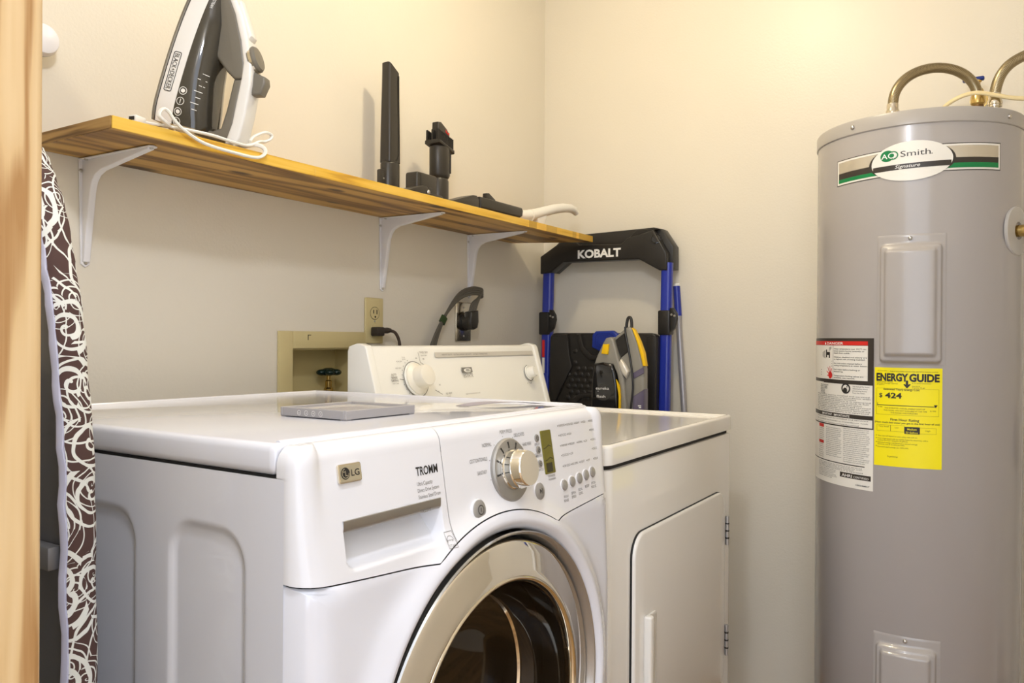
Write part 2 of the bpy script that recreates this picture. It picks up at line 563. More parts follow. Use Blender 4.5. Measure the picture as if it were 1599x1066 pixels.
o = MB().box(-2.372, 0.12, -2.42, -2.3, 0.0, 2.42).build('wall_front', WALL); struct(o)
mb = MB(); mb.box(-2.386, -2.256, -1.020, -1.0, 0.0, 2.06, 0.0045, 3)
o = mb.build('trim_1', JAMB); struct(o)

# ------------------------------------------------------------------ ceiling lamp (out of frame, it lights the room)
t = thing('ceiling_lamp', 'white porcelain ceiling lampholder with a bare warm bulb', 'lamp', (BULB.x, BULB.y, 2.42))
MB().lathe([(0.0, 0.0), (0.062, 0.0), (0.06, -0.012), (0.03, -0.02), (0.024, -0.03), (0.0, -0.03)], 32).build('lamp_base', PORCELAIN, t)

# ------------------------------------------------------------------ shelf with brackets
SZ = 1.442
t = thing('shelf_board', 'long knotty pine wall shelf with a bright yellow front edge', 'shelf', (-1.763, 0, 1.422))
sx = 1.763
poly = [(0.0, -0.249), (0.0, -0.001), (1.545, -0.001), (1.652, -0.249)]
MB().prism(poly, 0.0, 0.02, 'z', 0.0015, 1).build('board', PINE, t, smooth=False)
cuts = [0, .42, .98, 1.245, 1.288, 1.345, 1.41, 1.51, 1.535, 1.553, 1.652]
tones = [1, 1, 1, .72, 1.02, .78, 1, .8, 1.15, .8, 1.05]
for i in range(len(cuts) - 1):
    m = PINE_EDGE
    if tones[i] != 1:
        m = PINE_EDGE.copy(); m.name = 'shelf_edge_block'
        for nn in m.node_tree.nodes:
            if nn.type == 'VALTORGB':
                for e in nn.color_ramp.elements:
                    c = e.color; e.color = (min(1, c[0] * tones[i]), min(1, c[1] * tones[i] * 0.97), min(1, c[2] * tones[i]), 1)
    MB().box(cuts[i] + .0002, cuts[i + 1] - .0002, -0.2518, -0.2485, 0.0002, 0.0198, .0006, 1).build('edge_block', m, t, smooth=False)
MB().box(-0.0018, 0.0008, -0.249, -0.001, 0.0003, 0.0197, .0005, 1).build('end_grain', END_GRAIN, t, smooth=False)

def make_bracket(x, label, zlen=0.19):
    t = thing('shelf_bracket', label, 'bracket', (x, 0, 1.4215), group='white shelf brackets')
    D = 0.205
    # pressed steel: flat flanges on wall and shelf and a ridged web between
    mb = MB()
    def strip(p0, p1, w0, w1, th, nrm):
        pass
    # flanges
    mb.prism([(-.013, 0.0), (.013, 0.0), (.0085, -zlen), (.0, -zlen - .006), (-.0085, -zlen)], -.0035, -.0005, 'y', .0008, 1)
    mb.prism([(-.013, -.0005), (.013, -.0005), (.008, -D), (0, -D - .005), (-.008, -D)], -.0035, -.0005, 'z', .0008, 1)
    mb.build('flange', BRACKET, t)
    # web: rounded L rib
    def rib(inner):
        P = []
        for k in range(13):
            P.append(k)
        return P
    out = [(-.002, -.002), (-D + .004, -.002), (-D + .006, -.006), (-.06, -.026), (-.043, -.033), (-.033, -.044), (-.027, -.062), (-.008, -zlen + .004), (-.002, -zlen + .003)]
    MB().prism(out, -.0065, .0065, 'x', .004, 3).build('web', BRACKET, t)
    for p, ax in (((0, -.0036, -.022), (0, -1, 0)), ((0, -.0036, -zlen + .002), (0, -1, 0)), ((0, -.02, -.0036), (0, 0, -1)), ((0, -D + .004, -.0036), (0, 0, -1))):
        xo = .009 if ax[1] and p[2] > -.1 else (.009 if ax[2] and p[1] > -.1 else 0)
        pp = (p[0] - xo, p[1] + (0 if ax[2] else 0), p[2])
        MB().lathe([(0, .0022), (.002, .0022), (.0036, .0008), (.0036, -.001)], 12, axis_T(pp, ax)).build('screw', SCREW, t)
    return t
make_bracket(-1.664, 'white shelf bracket at the left end beside the ironing board')
make_bracket(-0.862, 'white shelf bracket in the middle above the ivory outlet')
make_bracket(-0.461, 'white shelf bracket nearest the corner, above the dryer plug')

# white knob on the wall above the shelf
t = thing('coat_peg', 'scuffed white round peg on the wall above the shelf end', 'peg', (-1.757, 0, 1.603))
MB().lathe([(.0, 0), (.018, 0), (.016, .004), (.012, .012), (.022, .018), (.0275, .026), (.0275, .034), (.024, .042), (.014, .046), (0, .047)], 32, axis_T((0, -.0005, 0), (0, -1, 0))).build('knob', BRACKET, t)
MB().lathe([(.0276, .0262), (.0279, .0275), (.0279, .030), (.0276, .031)], 32, axis_T((0, -.0005, 0), (0, -1, 0))).build('rim', SILVER, t)

# ------------------------------------------------------------------ outlet box, valves, electric outlets
t = thing('washer_outlet_box', 'ivory recessed washer outlet box with framed edge behind the washer', 'outlet box', (-1.174, 0, 0.86))
fw = .044
mb = MB()
mb.box(-fw, .0, -.006, -.0004, -.03, .215 + .041, .002, 2)
mb.box(.0, .229 + .02, -.006, -.0004, .215, .215 + .041, .002, 2)
mb.box(.229, .229 + .02, -.006, -.0004, -.03, .2149, .002, 2)
mb.box(.0, .229, -.006, -.0004, -.03, 0.0, .002, 2)
mb.build('frame', IVORY, t)
mb = MB()
mb.box(.0003, .003, .0, .088, .003, .212); mb.box(.226, .2287, .0, .088, .003, .212)
mb.box(.0003, .2287, .0, .088, .0003, .003); mb.box(.0003, .2287, .0, .088, .212, .2147); mb.box(.003, .226, .085, .0897, .003, .212)
mb.build('box_liner', IVORY_OLD, t, smooth=False)
mb = MB(); 
for q in ((.045, .246, .055, .2475), (.045, .235, .0465, .246)):
    mb.box(q[0], q[2], -.0066, -.0058, q[1], q[3])
mb.build('knockout_mark', DARK_GAP, t, smooth=False)

def valve(x, label):
    t = thing('water_valve', label, 'valve', (x, 0.045, 0.863))
    MB().lathe([(.011, 0), (.011, .06), (.015, .062), (.015, .09), (.012, .093), (.012, .108), (.0085, .112), (.0085, .128), (.005, .13), (.005, .146), (0, .146)], 20).build('valve_body', BRASS, t)
    MB().tube([(0, 0, .078), (0, -.03, .078), (0, -.036, .062), (0, -.036, .03)], .0095, 12, 4).build('spout', BRASS, t)
    mb = MB()
    for k in range(5):
        a = 2 * pi * k / 5 + .3
        mb.sphere((.02 * cos(a), .02 * sin(a), .150), (.013, .013, .008), 12, 8)
    mb.lathe([(0, .143), (.019, .143), (.019, .157), (.008, .161), (0, .161)], 20)
    mb.build('handle', mat('valve_handle_green', (.006, .02, .016), .25), t)
    return t
valve(-1.010, 'green-black handled brass washer valve inside the ivory outlet box')

t = thing('wall_outlet', 'ivory double electric outlet plate above the outlet box', 'outlet', (-0.896, 0, 1.145))
MB().box(-.0345, .0345, -.0065, -.0003, -.0585, .0615, .0035, 3).build('cover_plate', IVORY, t)
for zz in (.021, -.022):
    MB().prism([(px, pz) for px, pz in [(.0165 * cos(a) if abs(cos(a)) < .82 else .0135 * (1 if cos(a) > 0 else -1), zz + .0155 * sin(a)) for a in [2 * pi * k / 28 for k in range(28)]]], -.0085, -.006, 'y', .0006, 1).build('socket', IVORY, t)
mb = MB()
mb.box(-.0075, -.005, -.0092, -.0083, .02, .030); mb.box(.005, .0075, -.0092, -.0083, .0185, .0305)
mb.lathe([(0, .0), (.0026, .0), (.0026, .001), (0, .001)], 12, axis_T((0, -.0083, .0115), (0, -1, 0)))
mb.build('slot', DARK_GAP, t, smooth=False)
MB().lathe([(0, .001), (.0025, .001), (.003, 0)], 12, axis_T((0, -.0066, 0), (0, -1, 0))).build('screw', SCREW, t)
disc_ring = MB()
disc(disc_ring, 0, .021, .0182, lambda x, y: (x, -.0069, y), 24, .0172, .0172)
disc_ring.build('socket_gap', DARK_GAP, t)

t = thing('washer_power_cord', 'dark brown power cord plugged into the ivory outlet', 'power cord', (-0.90, -.0085, 1.118))
MB().box(-.014, .014, -.026, 0, -.012, .012, .004, 2).build('plug', mat('plug_brown', (.03, .022, .018), .45), t)
MB().lathe([(.0075, 0), (.008, .018), (.0055, .03), (0, .03)], 14, axis_T((.012, -.016, .002), (1, -.15, .05))).build('strain_relief', mat('plug_brown2', (.035, .025, .02), .45), t)
MB().tube([(.038, -.02, .003), (.055, -.024, -.002), (.068, -.026, -.02), (.074, -.026, -.045), (.076, -.026, -.085), (.076, -.026, -.16)], .0042, 10, 5).build('cord', mat('cord_brown', (.07, .05, .04), .45), t)

t = thing('dryer_wall_outlet', 'shiny steel dryer outlet plate with a round black receptacle', 'outlet', (-0.495, 0, 1.152))
MB().box(-.039, .039, -.006, -.0003, -.059, .06, .003, 3).build('cover_plate', STEEL, t)
MB().lathe([(0, .009), (.026, .009), (.0275, .006), (.0275, .0)], 32, axis_T((0, -.006, 0), (0, -1, 0))).build('receptacle', BLACK, t)
for zz in (.043, -.043):
    MB().lathe([(0, .0014), (.003, .0014), (.0036, 0)], 12, axis_T((0, -.006, zz), (0, -1, 0))).build('screw', SCREW, t)
t = thing('dryer_power_cord', 'thick grey dryer cord looping up from its right-angle plug', 'power cord', (-0.495, -.0155, 1.152))
mb = MB()
mb.lathe([(0, .03), (.019, .03), (.0235, .026), (.0245, 0)], 28, axis_T((0, 0, 0), (0, -1, 0)))
mb.prism([(-.022, .0), (-.017, .03), (.02, .036), (.0225, .0), (.016, -.019), (0, -.024), (-.016, -.019)], -.033, -.002, 'y', .006, 3)
mb.build('plug', TOOL_GREY, t)
for k in range(4):
    d = (k - 1.5) * .0062
    MB().tube([(.002 + d * .7, -.02 - d * .5, .028), (.012 + d * .6, -.022 - d * .5, .055), (.036, -.024 - d * .4, .079 + d * .6), (.047, -.026, .0875 + d), (.036, -.026, .0935 + d),
               (-.005, -.022, .0935 + d), (-.06, -.018, .0755 + d * .9), (-.115 + d * .5, -.015, .028 + d * .6), (-.155 + d * .8, -.012, -.028 + d * .4), (-.185 + d, -.012, -.09), (-.195 + d, -.012, -.16)], .0043, 8, 5).build('cord_strand', CABLE_GREY, t)
MB().tube([(-.128, -.014, .0115), (-.140, -.013, -.006)], .0128, 10, 0, .5).build('cord_tie', mat('tie_green', (.02, .05, .01), .5), t)

# ------------------------------------------------------------------ WASHER
WT = thing('washing_machine', 'white front loading washing machine with a large chrome round door', 'washing machine', (-1.9104, -0.8424, 0), (-0.0067, 0.0054, -0.0234))
WW, WD, WZ = .686, .7405, .9928
RC = .038                 # plan radius of the front corners
DC = (.343, .583)         # door centre (a, c)
def slope(c):
    return .004 + max(0.0, c - .83) * .165 if c > .80 else max(0.0, .004 * (c - .70) / .10) if c > .70 else 0.0
def collar(a, c):
    R = math.hypot(a - DC[0], c - DC[1])
    s = .021 if R > .272 else .012
    return -.0135 * exp(-((R - .272) / s) ** 2)
def bsurf(a, c):
    k = 0.0
    if a < RC: k = RC - sqrt(max(0, RC * RC - (RC - a) ** 2))
    if a > WW - RC: k = RC - sqrt(max(0, RC * RC - (a - WW + RC) ** 2))
    return slope(c) + k + collar(a, c)
def edge(a):
    if a < .30:
        e = .848 - (.848 - .829) * min(1, a / .23) ** .8
    else:
        e = .829 + (.848 - .829) * max(0, (a - .45)) / .236
    d = .285 ** 2 - (a - DC[0]) ** 2
    if d > 0: e = max(e, DC[1] + sqrt(d))
    return e
# body panels
mb = MB()
mb.box(WW - .003, WW, RC, WD, .03, .952); mb.box(0.0, WW, WD - .003, WD, .03, .952); mb.box(.003, WW - .003, RC + .01, WD - .003, .03, .034)
mb.box(.003, WW - .003, RC + .012, WD, .948, .9542)
mb.build('cabinet', WHITE_ENAMEL, WT, smooth=False)
# left side skin with two pressed panels
def sd_rr(x, y, x0, x1, y0, y1, r):
    cx, cy = (x0 + x1) / 2, (y0 + y1) / 2
    qx = abs(x - cx) - (x1 - x0) / 2 + r; qy = abs(y - cy) - (y1 - y0) / 2 + r
    return math.hypot(max(qx, 0), max(qy, 0)) + min(max(qx, qy), 0) - r
def sst(e0, e1, x):
    t = min(1, max(0, (x - e0) / (e1 - e0))); return t * t * (3 - 2 * t)
bl = [RC + .0005] + [.06 + .004 * i for i in range(66)] + [.33 + .01 * i for i in range(5)] + [.40, .44, .5, .6, .7, WD]
cl = [.03, .2, .4, .5] + [.55 + .02 * i for i in range(14)] + [.83 + .0038 * i for i in range(20)] + [.915, .9548]
def sidefn(i, j):
    b_, c_ = bl[i], cl[j]
    d = min(sd_rr(b_, c_, .100, .236, .10, .893, .042), sd_rr(b_, c_, .306, .66, .10, .893, .042))
    return (.005 * sst(.002, -.009, d), b_, c_)
MB().grid(len(bl), len(cl), sidefn).build('side_panel', WHITE_ENAMEL, WT, angle=60)
# top panel with raised rounded rim
mb = MB()
mb.box(-.001, WW + .001, .052, WD, .957, WZ - .002, .009, 4)
mb.build('top_panel', WHITE_ENAMEL, WT)
mb = MB()
mb.tube([(.012, .062, WZ - .0045), (WW - .012, .062, WZ - .0045)], .0045, 10)
mb.tube([(.012, WD - .01, WZ - .0045), (WW - .012, WD - .01, WZ - .0045)], .0045, 10)
mb.tube([(WW - .010, .062, WZ - .0045), (WW - .010, WD - .01, WZ - .0045)], .0045, 10)
mb.build('top_rim', WHITE_ENAMEL, WT)
MB().box(.004, WW - .004, RC + .004, WD - .006, .9546, .957).build('lid_gap', DARK_GAP, WT, smooth=False)

# front path (plan) with inward normals
def plan(a):
    """a -> (point a,b, normal) on the rounded plan outline; a in [-RC.., WW+..] measured as path"""
    L1 = RC * pi / 2
    if a < RC:                      # left corner
        s = a / RC
        if s < 0: return (0, RC - (a), (1, 0))
        th = s * pi / 2
        return (RC - RC * cos(th), RC - RC * sin(th), (cos(th), sin(th)))
    if a > WW - RC:
        s = (a - (WW - RC)) / RC
        if s > 1: return (WW, RC + (a - WW), (-1, 0))
        th = s * pi / 2
        return (WW - RC + RC * sin(th), RC - RC * cos(th), (-sin(th), cos(th)))
    return (a, 0, (0, 1))
RECESS = (.060, .227, .8495, .903)
def recess(a, c):
    x0, x1, y0, y1 = RECESS
    d = sd_rr(a, c, x0, x1, y0, y1, .016)
    if d > 0: return 0.0
    v = (c - y0) / (y1 - y0)
    return .044 * sst(0, -.0065, d) * (.18 + .82 * min(1, max(0, v)) ** .8)
def front(a_list, nrow, do_rec, rec_dense=False):
    rows = nrow
    prof_top = []
    CT = .967; RT = .019
    n_arc = 7
    def fn(i, j):
        a = a_list[i]
        pa, pb, nn = plan(a)
        e = edge(min(max(a, 0), WW))
        k = nn[1] ** 2
        if j <= rows:
            c = e + (CT - e) * j / rows
            ins = slope(c) * k
            aa = min(max(a, 0), WW)
            extra = collar(aa, c) * k + (recess(a, c) if do_rec else 0)
            ins += extra
            if a < 0 and c < .9552: return (.0022, pb, c)
            return (pa + nn[0] * ins, pb + nn[1] * ins, c)
        th = (j - rows) / n_arc * pi / 2
        sl = slope(CT) * k
        if j <= rows + n_arc:
            ins = sl + RT * (1 - cos(th)); c = CT + RT * 1.15 * sin(th)
            return (pa + nn[0] * ins, pb + nn[1] * ins, c)
        x, y, c = fn(i, rows + n_arc)
        return (x if .02 < x < WW - .02 else x, .0515, c - .0005)
    return fn, rows + n_arc + 2
left_a = [-.012, 0] + [RC * k / 8 for k in range(1, 8)] + [RC + (.052 - RC) * k / 3 for k in range(4)] + [.0535 + .0022 * k for k in range(83)] + [.2385]
fn, nj = front(left_a, 62, True)
MB().grid(len(left_a), nj, fn).build('dispenser_drawer', WHITE_PLASTIC, WT, angle=50)
right_a = [.2393 + (WW - RC - .2393) * k / 90 for k in range(91)] + [WW - RC + RC * k / 8 for k in range(1, 9)] + [WW + .012]
fn, nj = front(right_a, 26, False)
MB().grid(len(right_a), nj, fn).build('control_panel', WHITE_PLASTIC, WT, angle=50)
MB().box(.2380, .2398, .029, .045, .84, .962).build('drawer_gap', PRINT_GREY, WT, smooth=False)
# handle strip in the drawer recess
hs = MB()
hs.grid(2, 8, lambda i, j: ([.0605, .2262][i], slope(.9) + [.002, -.0012, -.0012, -.0004, .002, .007, .014, .02][j], [.9045, .9040, .8955, .8925, .8905, .8905, .8935, .899][j]))
hs.build('drawer_handle', BRUSHED, WT, angle=60)
# lower front panel: rings from the door opening to its outline
NT = 144
RIN = [.2545, .2585, .262, .266, .270, .274, .279]
def outline(th):
    dx, dz = cos(th), sin(th)
    best = 9
    if dx > 1e-6: best = min(best, (WW - DC[0]) / dx)
    if dx < -1e-6: best = min(best, -DC[0] / dx)
    if dz < -1e-6: best = min(best, (.06 - DC[1]) / dz)
    # top edge: march until above edge(a)
    r = .27
    if dz > 0:
        lo, hi = .279, best
        if DC[1] + hi * dz > edge(min(max(DC[0] + hi * dx, 0), WW)) - .001:
            for _ in range(30):
                m = (lo + hi) / 2
                if DC[1] + m * dz > edge(min(max(DC[0] + m * dx, 0), WW)) - .0015: hi = m
                else: lo = m
            best = lo
    return best
ths = [2 * pi * k / NT for k in range(NT)]
# add exact corner directions
for cxy in ((0, edge(0) - .0015), (WW, edge(WW) - .0015), (0, .06), (WW, .06)):
    ths.append(atan2(cxy[1] - DC[1], cxy[0] - DC[0]) % (2 * pi))
ths = sorted(set(ths)); NT = len(ths)
def lowfn(i, j):
    th = ths[i % NT]
    Ro = outline(th)
    if j == 0: R, add = .2545, .055
    elif j == 1: R, add = .2555, .024
    elif j < len(RIN) + 1: R, add = RIN[j - 1], 0.0
    else:
        t = (j - len(RIN)) / 12
        R = .279 + (Ro - .279) * (t ** .8); add = 0
    R = min(R, Ro)
    a, c = DC[0] + R * cos(th), DC[1] + R * sin(th)
    a = min(max(a, 0), WW)
    return (a, bsurf(a, c) + add, c)
MB().grid(NT + 1, len(RIN) + 13, lowfn).build('front_panel', WHITE_ENAMEL, WT, angle=50)
# dark drawer seam line and kick plate
MB().box(.01, WW - .01, .02, .05, .03, .058, .004, 2).build('kick_plate', WHITE_PLASTIC, WT)
sm = MB()
def seamfn(i, j):
    a = .001 + .232 * i / 40
    pa, pb, nn = plan(a)
    return (pa + nn[0] * (slope(edge(a)) * nn[1] ** 2 + [-.0004, .006][j]), pb + nn[1] * (slope(edge(a)) * nn[1] ** 2 + [-.0004, .006][j]), edge(a) - .0009)
mb = MB(); mb.grid(41, 2, seamfn); mb.build('drawer_seam', DARK_GAP, WT)
for q in ((.06, .08), (.62, .08), (.06, .68), (.62, .68)):
    gz = .0054 * q[0] + .0067 * q[1]
    MB().lathe([(.022, gz), (.022, gz + .012), (.010, gz + .016), (.010, .034)], 16, Tr(q[0], q[1], 0)).build('foot', BLACK, WT)
# ---- door
TD = axis_T((DC[0], .006, DC[1]), (0, -1, 0), (1, 0, 0))     # local z = out of the door (-b)
MB().lathe([(.2560, .012), (.2545, .0145), (.2520, .0125), (.2475, -.008), (.2460, -.028)], 128, TD, caps=False).build('door_surround', SURROUND, WT, angle=50)
door = MB().lathe([(.2430, -.035), (.2432, -.004), (.2425, .001)], 128, TD, caps=False).build('door', CHROME_WARM, WT)
MB().lathe([(.2425, .0005), (.2425, .002), (.2415, .0034), (.239, .0042), (.228, .0062), (.216, .0083), (.204, .0104), (.197, .0116), (.1945, .0115)], 128, TD, caps=False).build('chrome_ring', CHROME, door, angle=60)
MB().lathe([(.1945, .0115), (.193, .0135), (.190, .0132), (.1875, .009), (.186, .002), (.1855, -.004)], 128, TD, caps=False).build('glass_rim', CHROME_WARM, door, angle=60)
MB().lathe([(.1895, .002), (.1853, .004), (.184, -.012), (.176, -.045), (.166, -.068), (.158, -.075), (.10, -.071), (.0, -.069), (.0, -.074), (.10, -.076), (.160, -.0805), (.170, -.073), (.1805, -.047), (.1885, -.012), (.1895, .002)], 96, TD, caps=False).build('glass_bowl', BOWL, door, angle=60)
MB().lathe([(.1575, -.0735), (.1605, -.070), (.162, -.0745)], 96, TD, caps=False).build('bowl_ring', CHROME_WARM, door)
MB().lathe([(.205, -.055), (.195, -.075), (.188, -.10), (.188, -.12)], 96, TD, caps=False).build('door_gasket', RUBBER, WT)
MB().lathe([(.19, -.118), (.255, -.125), (.255, -.52), (.12, -.53), (0, -.52)], 96, TD, caps=False).build('drum', DRUM, WT)
for k in range(3):
    a = 2 * pi * k / 3 + .5
    MB().prism([(.252, -.04), (.18, -.012), (.18, .012), (.252, .04)], -.5, -.14, 'z', .008, 2, TD @ Matrix.Rotation(a, 4, 'Z')).build('drum_paddle', DRUM, WT)
# ---- panel furniture
def surf(off):
    return lambda a, c: (a, bsurf(a, c) - off, c)
def on_panel(a, c, off=0.0):
    """frame on the sloped panel, local z outwards, x along a"""
    return axis_T((a, bsurf(a, c) - off, c), (0, -1, .165), (1, 0, 0))
bt = on_panel(.0765, .9535)
MB().prism(rrect_poly(-.0175, .0175, -.0105, .0105, .003), 0, .0035, 'z', .0012, 2, bt).build('brand_badge', CHROME_WARM, WT)
bs = lambda x, y: bt @ Vector((x, y, .0038))
mb = MB()
rect(mb, -.0155, .0155, -.0086, .0086, lambda x, y: bt @ Vector((x, y, .0036)))
mb.build('badge_face', mat('badge_face', (.55, .50, .36), .3, .6), WT)
mb = MB()
disc(mb, -.0075, 0, .0066, bs, 24)
put(mb, 'LG', .0012, -.0036, .0072, bs, .0125, bold=True)
mb.build('badge_print', PRINT, WT)
mb = MB()
b2 = lambda x, y: bt @ Vector((x, y, .0041))
disc(mb, -.0075, 0, .0054, b2, 24, None, .0046, radians(100), radians(360))
rect(mb, -.0080, -.0071, -.0028, .0030, b2); rect(mb, -.0071, -.0045, -.0028, -.0020, b2); disc(mb, -.0098, .0018, .0009, b2, 10)
mb.build('badge_emblem', mat('badge_emblem', (.55, .50, .36), .3, .6), WT)
ps = surf(.0005)
mb = MB()
put(mb, 'TROMM', .187, .9355, .0105, ps, .041, bold=0.02)
mb.build('model_name', PRINT, WT)
mb = MB()
for k, (s, wd) in enumerate((('Ultra Capacity', .029), ('Direct Drive System', .040), ('Stainless Steel Drum', .0415), ('Quiet Operation', .032))):
    put(mb, s, .1865, .9235 - .0078 * k, .0048, ps, wd)
put(mb, 'WM2233HW', .1865, .8915, .0040, ps, .020, bold=True)
mb.build('feature_print', PRINT_GREY, WT)
# small efficiency mark
mb = MB()
frame_rect(mb, .2335 - .0105, .2335 + .0035, .843, .8625, .0006, ps)
disc(mb, .230, .852, .0055, ps, 20, None, .0049, radians(10), radians(200))
put(mb, 'energy', .2247, .8515, .0024, ps, .010, slant=.2)
put(mb, 'STAR', .2250, .8447, .0030, ps, .010)
mb.build('efficiency_mark', PRINT_GREY, WT)
# dial
dt = on_panel(.384, .9185, .0022)
dial = MB().lathe([(.0445, -.010), (.0445, .002), (.0425, .0042), (.034, .0052), (.0285, .0045), (.0285, 0)], 64, dt).build('dial', DIAL_GREY, WT)
MB().lathe([(.0285, .004), (.0275, .0075), (.0262, .0085), (.0262, .016), (.0275, .0185), (.0262, .021), (.0255, .030), (.0238, .033), (.0, .0335)], 64, dt).build('knob', CHROME, dial)
mb = MB()
for k in range(6):
    a = radians(186 - 30 * k)
    Tq = dt @ Matrix.Rotation(a, 4, 'Z')
    mb.box(.0305, .0395, -.0011, .0011, .0046, .0056, 0, 1, Tq)
mb.build('dial_tick', PRINT, dial)
mb = MB()
for s, px, pz, wd, al in (('SANITARY', .331, .9225, .022, 'R'), ('COTTON/TOWELS', .335, .9395, .0395, 'R'), ('NORMAL', .349, .9575, .0215, 'R'), ('PERM PRESS', .388, .9715, .031, 'C'),
                          ('DELICATES', .4075, .9640, .0265, 'L'), ('HAND WASH', .4265, .9490, .023, 'L'), ('SPEED WASH', .4345, .9300, .0285, 'L')):
    put(mb, s, px, pz - .0025, .0052, ps, wd, al)
for a in (190, 158, 128, 97, 66, 40, 14):
    disc(mb, .384 + .0468 * cos(radians(a)), .9185 + .0468 * sin(radians(a)), .0008, ps, 8)
mb.build('dial_print', PRINT_GREY, WT)['kind'] = 'stuff'
# buttons
def button(a, c, r, m=SILVER, name='button'):
    tt = on_panel(a, c)
    MB().lathe([(r + .0014, -.002), (r + .0014, .0004), (r, .0012)], 32, tt).build('button_ring', WHITE_PLASTIC, WT)
    return MB().lathe([(r, -.001), (r, .0022), (r * .85, .0034), (0, .0042)], 32, tt).build(name, m, WT), tt
_, tt = button(.298, .877, .0135, name='power_button')
mb = MB(); fb = lambda x, y: tt @ Vector((x, y, .0045))
disc(mb, 0, 0, .0065, fb, 24, None, .0054); rect(mb, -.0006, .0006, -.0025, .0028, fb); mb.build('power_symbol', PRINT, WT)
_, tt = button(.454, .878, .0125, name='start_button')
fb2 = lambda x, y: tt @ Vector((x, y, .0043))
mb = MB(); mb.add([fb2(-.0035, -.004), fb2(.0015, 0), fb2(-.0035, .004)], [(0, 1, 2)]); rect(mb, .002, .003, -.004, .004, fb2); rect(mb, .0036, .0044, -.004, .004, fb2); mb.build('start_symbol', PRINT, WT)
for k, (a, c) in enumerate(((.527, .8765), (.5525, .8785), (.5765, .8805), (.5995, .8825), (.622, .8845))):
    button(a, c, .0085)
mb = MB()
for k, s in enumerate((('WASH', 'RINSE'), ('SPIN', 'SPEED'), ('SOIL', 'LEVEL'), ('BEEP',), ('OPTION', 'PRESS 3 SEC'))):
    for q, ss in enumerate(s):
        put(mb, ss, (.529, .5535, .577, .600, .622)[k], .857 + .002 * k - .006 * q, .0042, ps, .014 if len(ss) < 7 else .017, 'C', rot=0)
rowx = (.534, .560, .588, .612, .636)
rows = ((('WARM/COLD', 'EXTRA HIGH', 'HEAVY', 'HIGH', 'RINSE'), .9655), (('HOT/COLD', 'HIGH', '', '', 'REWASH'), .9505), (('WARM/WARM', 'MEDIUM', 'NORMAL', 'LOW', 'DOOR LOCK'), .9345), (('COLD/COLD', 'LOW', '', '', 'CHILD LOCK'), .9195), (('TAP COLD', 'NO SPIN', 'LIGHT', 'OFF', 'DELAY'), .9030))
for words, cz in rows:
    for x, s in zip(rowx, words):
        if s:
            disc(mb, x - .0015, cz + .0018, .0011, ps, 8)
            put(mb, s, x + .001, cz, .0038, ps, min(.020, .0027 * len(s)))
for c, s1, s2 in ((.9545, 'DELAY', 'WASH'), (.9370, 'WATER PLUS', ''), (.9165, 'STAIN CYCLE', '')):
    put(mb, s1, .4665, c - .0105, .0036, ps, .003 * min(len(s1), 5.5), 'C')
    if s2: put(mb, s2, .4665, c - .0155, .0036, ps, .011, 'C')
put(mb, 'ESTIMATED', .4955, .8935, .003, ps, .020, 'C'); put(mb, 'TIME REMAINING', .4955, .8890, .003, ps, .022, 'C')
mb.build('panel_print', PRINT_GREY, WT)['kind'] = 'stuff'
for c in (.9545, .9370, .9165):
    tt = on_panel(.4665, c)
    MB().lathe([(.0058, -.001), (.0058, .0012), (.0046, .0018), (0, .002)], 20, tt).build('option_button', SILVER, WT)
    mb = MB(); q = lambda x, y: tt @ Vector((x, y, .0022)); disc(mb, 0, 0, .0036, q, 16, None, .0028); rect(mb, -.002, .002, -.0004, .0004, q); mb.build('option_symbol', PRINT, WT)
lt = axis_T((.4925, bsurf(.4925, .9315) - .0003, .9315), (0, -1, .165), (1, 0, 0))
MB().prism(rrect_poly(-.0145, .0145, -.033, .033, .002), -.001, .0016, 'z', .0005, 1, lt).build('display', LCD, WT)
mb = MB(); q = lambda x, y: lt @ Vector((x, y, .0019))
rect(mb, -.0105, .0065, -.0305, -.0165, q)
for y0 in (.006, -.0125):  # two dark curves paint reflection lines into the display
    mb.add([q(-.0125, y0), q(-.006, y0 + .001), q(.003, y0 + .0045), q(.010, y0 + .0015), q(.010, y0 + .0005), q(.003, y0 + .0035), q(-.006, y0), q(-.0125, y0 - .001)], [tuple(range(8))])
mb.build('display_segment_reflection', LCD_DARK, WT)

# ------------------------------------------------------------------ things on the washer
def w2w(a, b_, c):
    return WT_M @ Vector((a, b_, c))
WT_M = Matrix.Translation(WT.location) @ WT.rotation_euler.to_matrix().to_4x4()
p = w2w(.218, .172, WZ - .0018)
t = thing('picture_box', 'thin grey box with a white inset top lying on the washer', 'box', p, WT.rotation_euler)
BW, BD, BH = .142, .132, .0135
mb = MB()
mb.box(0, BW, 0, .0045, .0012, BH, .0008, 1); mb.box(0, BW, BD - .0045, BD, .0012, BH, .0008, 1)
mb.box(0, .0045, .0045, BD - .0045, .0012, BH, .0008, 1); mb.box(BW - .0045, BW, .0045, BD - .0045, .0012, BH, .0008, 1)
mb.build('box_side', BOX_GREY, t)
MB().box(.0045, BW - .0045, .0045, BD - .0045, .0014, BH - .004).build('tray', BOX_WHITE, t, smooth=False)
MB().prism([(.02, .02), (.085, .012), (.10, .075), (.03, .085)], BH - .004, BH - .0022, 'z', .0004, 1).build('card', BOX_GREY, t)
mb = MB()
for x, y in ((.006, .006), (BW - .006, .006), (.006, BD - .006), (BW - .006, BD - .006)):
    MB().box(x - .005, x + .005, y - .005, y + .005, 0, .0014).build('foot_pad', BOX_GREY, t, smooth=False)
mb = MB(); q = lambda x, y: (-.0004, BD - x, y)
